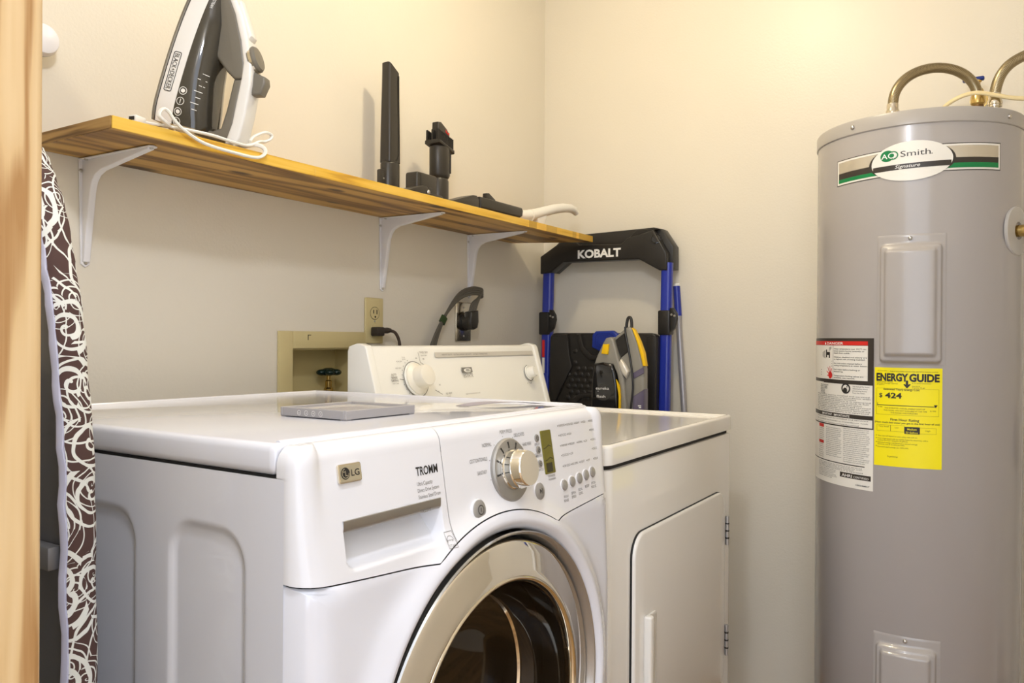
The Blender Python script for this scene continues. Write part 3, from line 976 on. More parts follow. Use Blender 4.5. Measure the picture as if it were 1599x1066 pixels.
for k in range(4):
    x = .040 + k * .0145
    disc(mb, x, .0068, .0038, q, 18, None, .0031)
    rect(mb, x - .0015 + .0008 * (k % 2), x + .0012, .0058 + .0004 * k, .0064 + .0004 * k, q)
    rect(mb, x - .0002, x + .0004, .0050, .0080, q)
mb.build('side_icon', PRINT_WHITE, t)
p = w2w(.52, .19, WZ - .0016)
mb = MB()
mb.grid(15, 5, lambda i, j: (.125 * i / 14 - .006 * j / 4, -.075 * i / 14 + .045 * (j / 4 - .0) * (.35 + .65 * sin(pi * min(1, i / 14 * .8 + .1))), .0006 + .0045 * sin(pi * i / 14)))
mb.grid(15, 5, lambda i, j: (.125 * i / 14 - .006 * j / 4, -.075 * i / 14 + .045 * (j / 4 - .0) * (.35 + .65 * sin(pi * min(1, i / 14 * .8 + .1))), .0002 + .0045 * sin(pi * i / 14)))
o = mb.build('sheet', SHEET)  # thin bowed grey-lilac sheet laid on the washer top
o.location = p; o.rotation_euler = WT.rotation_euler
tag(o, 'thin grey lilac leaflet lying near the right edge of the washer top', 'sheet')

# ------------------------------------------------------------------ DRYER
DW, DD, DZ, DG = .737, .665, .913, .8728
DT = thing('clothes_dryer', 'white clothes dryer with a slanted rear control console', 'dryer', (-1.2096, -.8245, 0))
mb = MB()
RD = .03
pl = [(.010, DD), (.010, RD)] + [(.010 + RD - RD * cos(k * pi / 16), RD - RD * sin(k * pi / 16)) for k in range(1, 9)] + [(DW - .012 + .012 * sin(k * pi / 12), .012 - .012 * cos(k * pi / 12)) for k in range(0, 7)] + [(DW, DD)]
mb.prism(pl, .03, .868, 'z', .004, 2)
mb.build('cabinet', DRYER_WHITE, DT)
MB().prism([(x * .985 + .0055, y * .99 + .006) for x, y in pl], .866, .8775, 'z').build('lid_gap', DARK_GAP, DT, smooth=False)
RL = .026
pl = [(.0085, DD)] + [(.0085 + RL - RL * cos(k * pi / 16), -.003 + RL - RL * sin(k * pi / 16)) for k in range(0, 9)] + [(DW + .002 - .012 + .012 * sin(k * pi / 12), -.003 + .012 - .012 * cos(k * pi / 12)) for k in range(0, 7)] + [(DW + .002, DD)]
# lid as a shallow tray: outer wall, rounded rim, lower top surface
def inset_poly(P, d):
    n = len(P); out = []
    for i in range(n):
        a = Vector(P[i - 1]); c = Vector(P[i]); e = Vector(P[(i + 1) % n])
        t1 = (c - a).normalized(); t2 = (e - c).normalized()
        n1 = Vector((-t1.y, t1.x)); n2 = Vector((-t2.y, t2.x))
        nn = (n1 + n2)
        nn = nn.normalized() / max(.35, nn.normalized().dot(n1))
        out.append((c.x + nn.x * d, c.y + nn.y * d))
    return out
area = sum(pl[i - 1][0] * pl[i][1] - pl[i][0] * pl[i - 1][1] for i in range(len(pl)))
sg = 1 if area > 0 else -1
levels = [(0, .8772), (0, DZ - .006), (.0014, DZ - .0025), (.005, DZ), (.011, DZ), (.0145, DZ - .002), (.017, DZ - .0065)]
vs = []; n = len(pl)
for d, z in levels:
    vs += [(x, y, z) for x, y in inset_poly(pl, d * sg)]
fs = [(k * n + i, k * n + (i + 1) % n, (k + 1) * n + (i + 1) % n, (k + 1) * n + i) for k in range(len(levels) - 1) for i in range(n)]
fs.append(tuple((len(levels) - 1) * n + i for i in range(n))); fs.append(tuple(range(n))[::-1])
mb = MB().add(vs, fs); mb.build('top_panel', DRYER_WHITE, DT)
# door
dp = rrect_poly(.117, .668, .262, .734, .045, 8)
MB().prism(inset_poly(dp, -.0007 if sum(dp[i - 1][0] * dp[i][1] - dp[i][0] * dp[i - 1][1] for i in range(len(dp))) > 0 else .0007), -.0042, .0005, 'y').build('door_gap', DARK_GAP, DT, smooth=False)
door = MB().prism(dp, -.0105, -.003, 'y', .005, 3, r1=False).build('door', DRYER_WHITE, DT)
hp = rrect_poly(.160, .217, .345, .571, .006)
mb = MB(); mb.prism(rrect_poly(.158, .176, .343, .573, .005), -.026, -.0095, 'y', .005, 3); mb.prism(rrect_poly(.172, .218, .345, .570, .008), -.014, -.0095, 'y', .002, 2)
mb.build('door_handle', DRYER_WHITE, door)
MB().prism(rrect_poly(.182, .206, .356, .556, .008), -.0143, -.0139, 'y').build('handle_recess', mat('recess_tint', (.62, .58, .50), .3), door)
for z0, z1 in ((.598, .669), (.327, .402)):
    h = MB().lathe([(.0045, z0), (.0045, z1)], 12, Tr(.674, -.0125, 0)).build('hinge', SILVER, DT)
    mb = MB(); mb.box(.6715, .6765, -.0125, .0, z0 + .002, z1 - .002, .0005, 1)
    mb.build('hinge_leaf', SILVER, h)
    mb = MB()
    for k in range(3):
        mb.lathe([(.0050, z0 + (z1 - z0) * (k + .90) / 4), (.0050, z0 + (z1 - z0) * (k + 1.10) / 4)], 12, Tr(.674, -.0125, 0))
    mb.build('hinge_knuckle', BLACK, h)
for q in ((.05, .06), (.69, .06), (.05, .6), (.69, .6)):
    MB().lathe([(.02, 0), (.02, .012), (.01, .016), (.01, .034)], 14, Tr(q[0], q[1], 0)).build('foot', BLACK, DT)
# console: front plane from (b=.5245, z=.925) to (b=.5745, z=1.083)
CB0, CZ0, CB1, CZ1 = .5245, .9085, .5745, 1.0835
prof = [(CB0 - .003, CZ0), (CB1 - .0035, CZ1 - .008), (CB1, CZ1 - .002), (CB1 + .006, CZ1), (.612, CZ1), (.618, CZ1 - .006), (.618, CZ0)]
con = MB().prism(prof, .026, DW - .022, 'x').build('console', CONSOLE_WHITE, DT, angle=50)
cap = [(CB0 - .007, CZ0), (CB1 - .008, CZ1 - .006), (CB1 - .003, CZ1 + .001), (CB1 + .012, CZ1 + .0055), (.598, CZ1 + .005), (.618, CZ1 - .001), (.622, CZ1 - .012), (.622, CZ0)]
for x0, x1 in ((.010, .032), (DW - .026, DW - .004)):
    MB().prism(cap, x0, x1, 'x', .0035, 3).build('end_cap', CONSOLE_WHITE, con)
MB().box(.03, DW - .03, .50, CB0, DZ - .006, CZ0 + .006, .003, 2).build('console_base', CONSOLE_WHITE, con)
ct = axis_T((0, .5245 - .0035, .925), (0, -.158, .05), (1, 0, 0))     # local x along the console, y up the face, z out
cs = lambda off: (lambda x, y: ct @ Vector((x, y, off)))
c0 = cs(.0004)
mb = MB(); rect(mb, .245, .70, .1375, .149, c0); mb.build('console_stripe', mat('stripe_grey', (.56, .53, .47), .4), con)
mb = MB()
put(mb, 'HEAVY DUTY', .272, .1412, .0042, cs(.0007), .042); put(mb, 'EXTRA LARGE CAPACITY', .321, .1412, .0042, cs(.0007), .075); put(mb, '6 CYCLES  4 TEMPERATURES', .402, .1412, .0042, cs(.0007), .066)
put(mb, 'TIMED DRY', .188, .1475, .005, c0, .032); put(mb, 'EASY DRY', .192, .1405, .0035, c0, .022)
for k, s in enumerate(('AUTO', 'SENSE', 'DRYING')): put(mb, s, .082, .0975 - .0068 * k, .005, c0, (.017, .02, .023)[k], 'C', bold=True)
put(mb, 'EASY CARE', .082, .078, .003, c0, .02, 'C')
put(mb, 'NO HEAT', .252, .0445, .005, c0, .024, bold=True); put(mb, 'FLUFF', .256, .0385, .003, c0, .012)
put(mb, 'LESS DRY', .092, .1125, .0034, c0, .02); put(mb, 'MORE DRY', .100, .128, .0034, c0, .02); put(mb, 'COOL', .122, .137, .0034, c0, .011); put(mb, 'DOWN', .122, .1325, .0034, c0, .011)
for s, x, y in (('40', .172, .1345), ('30', .198, .132), ('50', .128, .071), ('10', .225, .052), ('20', .236, .068)): put(mb, s, x, y, .0036, c0, .006, 'C', bold=True)
put(mb, 'CLEAN LINT SCREEN BEFORE EACH LOAD', .33, .040, .0034, c0, .062)
put(mb, 'OFF', .628, .054, .0034, c0, .008); put(mb, 'SIGNAL', .640, .054, .0034, c0, .014)
for a in range(110, 262, 14):
    disc(mb, .155 + .047 * cos(radians(a)), .087 + .047 * sin(radians(a)), .0012, c0, 8)
def seg(x0, y0, x1, y1, wd=.0007):
    d = Vector((x1 - x0, y1 - y0)).normalized(); nx, ny = -d.y * wd, d.x * wd
    mb.add([c0(x0 + nx, y0 + ny), c0(x1 + nx, y1 + ny), c0(x1 - nx, y1 - ny), c0(x0 - nx, y0 - ny)], [(0, 1, 2, 3)])
seg(.184, .150, .184, .126); seg(.184, .126, .200, .117); seg(.098, .089, .112, .087); seg(.214, .058, .238, .046)
mb.build('console_print', PRINT_GREY, con)
# maker's emblem
mb = MB()
rect(mb, .338, .382, .096, .109, c0)
mb.build('emblem', PRINT_GREY, con)
mb = MB()
e1 = cs(.0007)
disc(mb, .362, .1015, .0165, e1, 24, .0050, .0095, radians(20), radians(330)); rect(mb, .352, .376, .1010, .1022, e1)
mb.build('emblem_swoosh', CONSOLE_WHITE, con)
mb = MB(); put(mb, 'ESTATE', .3405, .0835, .0095, c0, .040); mb.build('emblem_word', PRINT_GREY, con)
# knobs
kt = axis_T(ct @ Vector((.155, .087, 0)), (0, -.158, .05), (1, 0, 0))
kb = MB().lathe([(.040, -.001), (.040, .0015), (.0385, .003), (.034, .003)], 48, kt).build('timer_knob', CONSOLE_WHITE, con)
mb = MB().lathe([(.0365, .0022), (.0365, .0058), (.030, .0095), (.0265, .013), (.0255, .034), (.0235, .0372), (.021, .038), (0, .038)], 48, kt); mb.build('timer_grip', KNOB_WHITE, kb)
mb = MB(); disc(mb, 0, 0, .0422, lambda x, y: kt @ Vector((x, y, .0007)), 48, None, .0405); mb.build('timer_ring', PRINT_GREY, kb)
mb = MB(); fk = lambda x, y: kt @ Vector((x, y, .0062)); mb.add([fk(-.0245, .021), fk(-.019, .0265), fk(-.0185, .0205)], [(0, 1, 2)]); mb.build('timer_pointer', PRINT_GREY, kb)
kt = axis_T(ct @ Vector((.652, .085, 0)), (0, -.158, .05), (1, 0, 0))
kb = MB().lathe([(.021, -.001), (.021, .0015), (.0195, .003), (.017, .003)], 36, kt).build('signal_knob', CONSOLE_WHITE, con)
MB().lathe([(.0165, .0022), (.0155, .006), (.0145, .02), (.0125, .0225), (0, .0228)], 36, kt).build('signal_grip', CONSOLE_WHITE, kb)
mb = MB(); disc(mb, 0, 0, .0228, lambda x, y: kt @ Vector((x, y, .0006)), 36, None, .0212, radians(90), radians(320)); mb.build('signal_ring', PRINT_GREY, kb)

# ------------------------------------------------------------------ WATER HEATER
HX, HY, HR = -.2582, -1.2203, .2286
HT = thing('water_heater', 'tall grey electric water heater with yellow energy label', 'water heater', (HX, HY, 0))
MB().lathe([(HR - .004, .05), (HR, .056), (HR, 1.589), (HR - .003, 1.5905)], 128).build('tank_jacket', HEATER, HT)
lid = MB().lathe([(HR + .0015, 1.587), (HR + .003, 1.589), (HR + .003, 1.617), (HR + .001, 1.6205), (HR - .006, 1.6225), (HR - .012, 1.619), (0, 1.619)], 128).build('top_lid', HEATER_LID, HT)
MB().lathe([(HR - .02, 0), (HR - .01, .012), (HR - .01, .05)], 64).build('base_ring', BLACK, HT)
def cy(th, z, off=0.0):
    r = HR + off
    return Vector((r * cos(th), r * sin(th), z))
for d in (150, 238, 60, 330):
    th = radians(d)
    MB().sphere((0, 0, 0), (.0055, .0055, .0045), 12, 8, axis_T(cy(th, 1.604, .0035), (cos(th), sin(th), 0))).build('lid_screw', SCREW, lid)
# element covers: stamped plates wrapped on the jacket
def element_cover(z0, z1, d0=165.5, d1=201.0):
    s0, s1 = radians(d0) * HR, radians(d1) * HR
    NS, NZ = 60, 90
    def fn(i, j):
        s = s0 + (s1 - s0) * i / (NS - 1); z = z0 + (z1 - z0) * j / (NZ - 1)
        h = .0012
        top_gap = .021
        d = sd_rr(s, z, s0 + .006, s1 - .008, z0 + .004, z1 - top_gap, .012)
        h += .012 * sst(.0, -.007, d)
        d2 = sd_rr(s, z, s0 + .017, s1 - .020, z0 + .018, z1 - top_gap - .010, .009)
        h += .009 * sst(.0, -.009, d2)
        if i in (0, NS - 1) or j in (0, NZ - 1): h = .0001
        return cy(s / HR, z, h)
    c = MB().grid(NS, NZ, fn).build('element_cover', HEATER, HT, angle=60)
    th = radians((d0 + d1) / 2 - .5)
    MB().sphere((0, 0, 0), (.0048, .0048, .004), 12, 8, axis_T(cy(th, z1 - .0095, .002), (cos(th), sin(th), 0))).build('cover_screw', SCREW, c)
element_cover(1.047, 1.342)
element_cover(.142, .437, 164.8, 199.6)

def cylmap(d_left, off, tilt=0.0, zc=0.0):
    t0 = radians(d_left)
    def fn(s, z):
        return cy(t0 + s / HR, zc + z + tilt * s, off)
    return fn
def patch(name, m, d0, d1, z0, z1, off, parent, tilt=0.0):
    fn = cylmap(d0, off, tilt)
    mb = MB(); rect(mb, 0, radians(d1 - d0) * HR, z0, z1, fn, 40, 1)
    # thin edges
    fi = cylmap(d0, .0001, tilt); S = radians(d1 - d0) * HR
    for zz in (z0, z1):
        mb.add([fn(S * k / 40, zz) for k in range(41)] + [fi(S * k / 40, zz) for k in range(41)], [(k, k + 1, 42 + k, 41 + k) for k in range(40)])
    return mb.build(name, m, parent)
# brand banner
TL = .024
bn = patch('brand_label', LABEL_DARK, 137.6, 232.0, 1.4725, 1.5335, .0006, HT, TL)
S = radians(232.0 - 137.6) * HR
bf = lambda off: cylmap(137.6, off, TL)
def R2(name, m, s0, s1, z0, z1, off, parent, fnf=bf, nx=30):
    mb = MB(); rect(mb, s0, s1, z0, z1, fnf(off), nx); return mb.build(name, m, parent)
R2('label_border', LABEL_WHITE, .0018, S - .0018, 1.4743, 1.5317, .0008, bn)
R2('label_field', LABEL_SILVER, .0065, S - .0065, 1.4985, 1.5275, .001, bn)
R2('label_band', LABEL_DARK, .0065, S - .0065, 1.487, 1.5015, .0012, bn)
mb = MB(); f_ = bf(.0013)
rect(mb, .0065, .11, 1.4785, 1.4872, f_, 12); mb.build('label_stripe', LABEL_GREEN, bn)
mb = MB(); rect(mb, S - .17, S - .0065, 1.4785, 1.4895, f_, 20); mb.build('label_stripe', LABEL_GREEN, bn)
oc = radians(182.8 - 137.6) * HR
oz = 1.5035 - .0015
mb = MB()
def oval(mb, rx, ry, off, n=48, dx=0):
    f = bf(off); rings = 5
    vs = [f(oc + dx, oz)]
    for k in range(1, rings + 1):
        for i in range(n):
            a = 2 * pi * i / n; vs.append(f(oc + dx + rx * k / rings * cos(a), oz + ry * k / rings * sin(a)))
    fs = [(0, 1 + i, 1 + (i + 1) % n) for i in range(n)]
    for k in range(rings - 1):
        for i in range(n):
            fs.append((1 + k * n + i, 1 + k * n + (i + 1) % n, 1 + (k + 1) * n + (i + 1) % n, 1 + (k + 1) * n + i))
    mb.add(vs, fs)
mb = MB(); oval(mb, .0895, .040, .0016); mb.build('oval_backing', LABEL_DARK, bn)  # dark printed oval behind the white badge
mb = MB(); oval(mb, .0835, .0445, .0019); mb.build('oval_badge', LABEL_WHITE, bn)
mb = MB(); f_ = bf(.0022)
rect(mb, oc - .080, oc + .080, oz - .0175, oz - .0055, f_, 16)
put(mb, 'Smith', oc - .0215, oz + .0105, .0135, f_, .060)
disc(mb, oc + .041, oz + .0115, .0012, f_, 10)
mb.build('oval_print', LABEL_DARK, bn)
mb = MB(); disc(mb, oc - .049, oz + .0165, .0145, f_, 28, .0128); disc(mb, oc - .0370, oz + .0165, .0112, bf(.0023), 24, .0098, .0085); mb.build('oval_roundel', LABEL_GREEN, bn)
mb = MB(); put(mb, 'A', oc - .0615, oz + .0105, .0115, bf(.0026), .0135, bold=True); disc(mb, oc - .0395, oz + .0165, .0078, bf(.0026), 24, .0066, .0054)
put(mb, 'Signature', oc - .033, oz - .0145, .0078, bf(.0025), .050, slant=.35)
mb.build('oval_script', PRINT_WHITE, bn)
# yellow energy label
EG = patch('energy_label', LABEL_YELLOW, 164.5, 199.3, .8175, 1.0415, .0005, HT, 0.0)
eg = cylmap(164.5, .0010)
K = .1388 / 660.0     # crop px -> metres across
KZ = .224 / 985.0
def ex(x): return (x - 38) * K
def ez(y): return 1.0415 - (y - 55) * KZ
mb = MB()
put(mb, 'ENERGY', ex(58), ez(186), (186 - 112) * KZ, eg, (375 - 58) * K, bold=0.045)
put(mb, 'GUIDE', ex(384), ez(186), (186 - 112) * KZ, eg, (672 - 384) * K, bold=0.045)
rect(mb, ex(352), ex(374), ez(232), ez(180), eg)
mb.add([eg(ex(328), ez(218)), eg(ex(344), ez(214)), eg(ex(363), ez(236)), eg(ex(382), ez(214)), eg(ex(400), ez(218)), eg(ex(363), ez(258))], [(0, 1, 2, 5), (2, 3, 4, 5)])
put(mb, '$', ex(88), ez(352), 42 * KZ, eg, 34 * K, bold=True); put(mb, '424', ex(148), ez(358), 54 * KZ, eg, 166 * K, bold=0.03)
rect(mb, ex(70), ex(636), ez(434), ez(428), eg, 8); rect(mb, ex(68), ex(73), ez(440), ez(410), eg); mb.add([eg(ex(618), ez(414)), eg(ex(654), ez(414)), eg(ex(636), ez(442))], [(0, 1, 2)])
put(mb, 'Estimated Yearly Energy Cost', ex(134), ez(280), 20 * KZ, eg, 350 * K, bold=True)
put(mb, 'First Hour Rating', ex(205), ez(582), 24 * KZ, eg, 276 * K, bold=True)
put(mb, '(How much hot water you get in the first hour of use)', ex(45), ez(610), 17 * KZ, eg, 630 * K, bold=True)
rect(mb, ex(342), ex(487), ez(706), ez(636), eg, 6)
mb.build('energy_print', PRINT, EG)
mb = MB()
put(mb, 'Medium', ex(370), ez(668), 19 * KZ, cylmap(164.5, .0013), 88 * K, bold=True); put(mb, '53 Gallons', ex(356), ez(700), 18 * KZ, cylmap(164.5, .0013), 114 * K, bold=True)
mb.build('energy_reverse_print', LABEL_YELLOW, EG)
mb = MB()
for s, x, y, h, wd in (('U.S. Government', 70, 92, 11, 96), ('Federal law prohibits removal of this label before consumer purchase.', 200, 96, 11, 460),
                       ('Water Heater - Electric', 60, 202, 11, 170), ('Tank Size (Storage Capacity)', 60, 217, 11, 214), ('40 gallons', 60, 230, 11, 80), ('A. O. Smith Corporation', 410, 210, 11, 180), ('Model ENT-40', 412, 240, 11, 74), ('Capacity 40 gal', 412, 254, 11, 120),
                       ('$ 406', 78, 455, 12, 44), ('$ 422', 585, 478, 12, 54), ('THE ESTIMATED ANNUAL ENERGY COST OF', 145, 465, 13, 390), ('THIS MODEL WAS NOT AVAILABLE AT THE TIME', 135, 488, 13, 418), ('THE RANGE WAS PUBLISHED', 205, 510, 13, 262),
                       ('Very Small', 84, 650, 13, 104), ('Low', 250, 656, 13, 36), ('High', 540, 674, 13, 46),
                       ('Your cost will depend on your utility rates and use.', 76, 745, 13, 390), ('Cost range based only on models fueled by electricity, with a', 76, 772, 13, 490), ('medium first hour rating (51-74 gallons).', 76, 790, 13, 300), ('Estimated energy cost based on a national average', 76, 812, 13, 390), ('electricity cost of 12 cents per kWh.', 76, 830, 13, 270), ('Estimated yearly energy use: 3493 kWh.', 76, 856, 13, 308), ('ftc.gov/energy', 176, 948, 16, 104)):
    put(mb, s, ex(x), ez(y), h * KZ, eg, wd * K)
frame_rect(mb, ex(60), ex(666), ez(525), ez(262), .0004, eg, 8)
for x0, x1 in ((66, 206), (206, 342), (487, 645)): frame_rect(mb, ex(x0), ex(x1), ez(690 if x0 < 400 else 700), ez(628 if x0 < 400 else 640), .0004, eg, 2)
for y in (738, 764, 804, 844): disc(mb, ex(62), ez(y), .0010, eg, 8)
mb.build('energy_small_print', mat('print_olive', (.10, .085, .01), .5), EG)
# danger label
DL0, DL1 = 98.0, 164.0
WL = patch('danger_label', LABEL_WHITE, DL0, DL1, .755, 1.108, .0005, HT, 0.0)
dlw = radians(DL1 - DL0) * HR
dl = cylmap(DL0, .0009); dl2 = cylmap(DL0, .0012); dl3 = cylmap(DL0, .0015)
# s measured from the right edge for the visible part
def dz_(v): return 1.108 - (v - 528) * .001478
mb = MB()
rect(mb, 0, dlw, dz_(601), dz_(528), dl, 30)
rect(mb, 0, dlw, dz_(656.5), dz_(650), dl, 30); rect(mb, 0, dlw, dz_(671), dz_(669), dl, 30)
rect(mb, dlw - .0025, dlw, dz_(671), dz_(600), dl); rect(mb, 0, dlw - .02, dz_(731.5), dz_(730), dl, 30)
rect(mb, .105, dlw, dz_(602), dz_(601), dl, 10)
rect(mb, dlw - .088, dlw - .005, dz_(752), dz_(744), dl, 12)
mb.build('label_black', LABEL_DARK, WL)
R2('danger_bar', PRINT_RED, 0, dlw - .014, dz_(539.5), dz_(533), .0012, WL, lambda o_: cylmap(DL0, o_))
R2('danger_panel', LABEL_WHITE, 0, dlw - .014, dz_(595.5), dz_(540), .0012, WL, lambda o_: cylmap(DL0, o_))
mb = MB()
XR = dlw - .014
put(mb, 'DANGER', XR - .128, dz_(538.6), .0062, dl3, .062, bold=True); mb.add([dl3(XR - .139, dz_(538.6)), dl3(XR - .131, dz_(538.6)), dl3(XR - .135, dz_(534))], [(0, 1, 2)])
put(mb, 'IMPORTANT · IMPORTANTE', XR - .150, dz_(655), .0052, dl3, .104, bold=True)
put(mb, 'AHRI', dlw - .082, dz_(750.5), .0068, dl2, .030, bold=True); put(mb, 'CERTIFIED', dlw - .048, dz_(750.3), .0048, dl2, .038)
mb.build('label_white_print', PRINT_WHITE, WL)
mb = MB()
tx = XR - .098
for k, (a_, w_) in enumerate((('Water temperature over 125°F can', .094), ('cause severe burns instantly or', .090), ('death from scalds.', .052), (None, 0), ('Children, disabled and elderly are', .096), ('at highest risk of being scalded.', .092), (None, 0), ('See instruction manual before', .084), ('setting temperature at water heater.', .098), (None, 0), ('Feel water before bathing or', .080), ('showering.', .032), (None, 0), ('Temperature limiting valves are', .088), ('available, see manual.', .066))):
    if a_: put(mb, a_, tx, dz_(546.5 + 3.35 * k), .0031, dl3, w_, bold=True)
rect(mb, XR - .1015, XR - .1005, dz_(595), dz_(540), dl3)
# scald pictogram: tap, steam, forearm strokes
rect(mb, XR - .128, XR - .114, dz_(556), dz_(551), dl3); rect(mb, XR - .119, XR - .114, dz_(561), dz_(552), dl3); rect(mb, XR - .132, XR - .127, dz_(560), dz_(547), dl3)
for k in range(4): rect(mb, XR - .138 - .004 * k, XR - .1365 - .004 * k, dz_(562 - k), dz_(548 + k), dl3)
for k in range(3): rect(mb, XR - .118 + .004 * k, XR - .1165 + .004 * k, dz_(550 - 2 * k), dz_(543 - k * .4), dl3)
for k in range(3): mb.add([dl3(XR - .160, dz_(581 + k * 4)), dl3(XR - .105, dz_(565 + k * 4)), dl3(XR - .105, dz_(566 + k * 4)), dl3(XR - .160, dz_(582 + k * 4))], [(0, 1, 2, 3)])
# second panel: list, round symbol
for k in range(6):
    put(mb, ('SPECIFICATIONS', 'MODEL NUMBER', 'SERIAL NUMBER', 'CAPACITY', 'VOLTAGE', 'WATTAGE')[k], XR - .163, dz_(606.5 + 2.7 * k), .0027, dl, (.042, .037, .038, .026, .024, .026)[k], bold=True)
disc(mb, XR - .058, dz_(609), .0135, dl, 28, .0125, .0095); disc(mb, XR - .060, dz_(612), .0065, dl, 16); put(mb, '?', XR - .056, dz_(608), .008, dl, .005, bold=True)
for k, s in enumerate(('See manual for more', 'information about', 'preventing burns', 'from hot water.')): put(mb, s, XR - .038, dz_(606 + 3.4 * k), .0033, dl, (.042, .038, .036, .032)[k])
def lines(v0, v1, n, s0, s1, h=.0026, gap=0.0):
    words = ('Water heater must be installed and serviced', 'by a qualified technician in accordance with', 'local codes and the instructions furnished', 'with this appliance before it is operated', 'Do not turn on power until tank is full', 'Keep combustible materials away from jacket')
    for k in range(n):
        v = v0 + (v1 - v0) * k / max(1, n - 1)
        q = 1 - (.3 * random.random() if k % 3 == 2 else .06 * random.random())
        put(mb, words[k % 6], s0, dz_(v), h, dl, (s1 - s0) * q)
lines(622, 648, 10, XR - .185, dlw - .006, .0029)
lines(659.5, 668, 3, XR - .185, dlw - .012)
lines(676, 722, 16, XR - .130, XR - .070); lines(674, 727, 18, XR - .064, dlw - .008); lines(680, 727, 15, XR - .172, XR - .140)
lines(735, 742, 4, XR - .17, dlw - .02); lines(745, 758, 6, XR - .17, XR - .085)
put(mb, '100248857', dlw - .042, dz_(762), .0034, dl, .034, bold=True)
mb.build('danger_print', PRINT, WL)
mb = MB()
hx_, hz_ = XR - .112, dz_(589)
disc(mb, hx_, hz_, .0085, dl3, 16, .0085)
for a, l_ in ((150, .019), (120, .022), (95, .022), (70, .018), (185, .014)):
    d = Vector((cos(radians(a)), sin(radians(a)))); nx, ny = -d.y * .0016, d.x * .0016
    mb.add([dl3(hx_ + nx, hz_ + ny), dl3(hx_ + d.x * l_ + nx * .6, hz_ + d.y * l_ + ny * .6), dl3(hx_ + d.x * l_ - nx * .6, hz_ + d.y * l_ - ny * .6), dl3(hx_ - nx, hz_ - ny)], [(0, 1, 2, 3)])
rect(mb, XR - .172, XR - .142, dz_(677), dz_(671.5), dl, 6); rect(mb, XR - .172, XR - .142, dz_(704), dz_(699), dl, 6)
mb.build('danger_red_print', PRINT_RED, WL)
# relief valve, its collar and discharge pipe
VT = radians(248.5)
vdir = (cos(VT), sin(VT), 0)
col = MB().lathe([(.056, .0), (.056, .004), (.054, .0065), (.020, .008), (.018, .0)], 48, axis_T(cy(VT, 1.352, -.004), vdir)).build('valve_collar', mat('collar_grey', (.50, .48, .45), .4), HT)
rv = MB().lathe([(.0135, -.01), (.0135, .02), (.019, .021), (.019, .040), (.014, .041), (.014, .07), (.010, .075), (0, .075)], 24, axis_T(cy(VT, 1.352, 0), vdir)).build('relief_valve', BRASS, HT)
pc = cy(VT, 1.352, .052)
MB().lathe([(.011, 0), (.0135, -.012), (.0135, -.03)], 20, Tr(pc.x, pc.y, 1.343)).build('valve_outlet', BRASS, HT)
MB().tube([(pc.x, pc.y, 1.32), (pc.x, pc.y, .16)], .0115, 16).build('discharge_pipe', PVC, HT)
MB().lathe([(.015, 1.328), (.015, 1.290), (.0115, 1.288)], 20, Tr(pc.x, pc.y, 0)).build('pipe_fitting', PVC, HT)

# nipples on the heater top, braided hoses, copper stub with blue lever, cable
def W(x, y, z): return (x - HX, y - HY, z)
n1 = (-.362, -1.178); n2 = (-.255, -1.352); n3 = (-.33, -1.388)
for (x, y) in (n1, n3):
    MB().lathe([(.0115, 1.618), (.0115, 1.640), (.0145, 1.641), (.0145, 1.656), (.012, 1.658)], 20, Tr(x - HX, y - HY, 0)).build('nipple', STEEL, HT)
t = thing('braided_hose', 'braided steel water hose arching over the heater top', 'hose', (n1[0], n1[1], 1.655), group=None)
P0 = Vector((n1[0], n1[1], 1.655))
pts = []
for k in range(13):
    a = pi * k / 12
    q = (1 - cos(a)) / 2
    e = Vector((n1[0] + (n2[0] - n1[0]) * q, n1[1] + (n2[1] - n1[1]) * q, 1.664 + .012 * q + .090 * sin(a) ** .85))
    pts.append(e - P0)
pts = [Vector((0, 0, 0))] + pts
MB().tube(pts, .0118, 16, 4).build('hose', BRAID, t)
MB().lathe([(.012, -.012), (.0155, -.008), (.0155, .0), (.0135, .004), (.0135, .014), (.0125, .018)], 20).build('hose_nut', CHROME_WARM, t)
MB().lathe([(.0135, .02), (.016, .015), (.016, -.002), (.0125, -.006)], 20, Tr(*pts[-1])).build('hose_nut', BRASS, t)
MB().lathe([(.0125, 1.618), (.0125, 1.672), (.0155, 1.674), (.0155, 1.69), (.011, 1.692)], 20, Tr(n2[0] - HX, n2[1] - HY, 0)).build('dip_nipple', COPPER_DARK, HT)
P1 = Vector((n3[0], n3[1], 1.655))
t = thing('braided_hose', 'second braided steel hose leaving the frame on the right', 'hose', P1)
pts = [Vector(q) - P1 for q in ((n3[0], n3[1], 1.655), (-.331, -1.390, 1.685), (-.330, -1.402, 1.718), (-.325, -1.425, 1.742), (-.315, -1.46, 1.757), (-.295, -1.50, 1.760), (-.25, -1.55, 1.752), (-.18, -1.60, 1.75), (-.08, -1.63, 1.75), (-.012, -1.64, 1.75))]
MB().tube(pts, .0118, 16, 5).build('hose', BRAID, t)
MB().lathe([(.012, -.012), (.0155, -.008), (.0155, .0), (.0135, .004), (.0135, .014), (.0125, .018)], 20).build('hose_nut', CHROME_WARM, t)
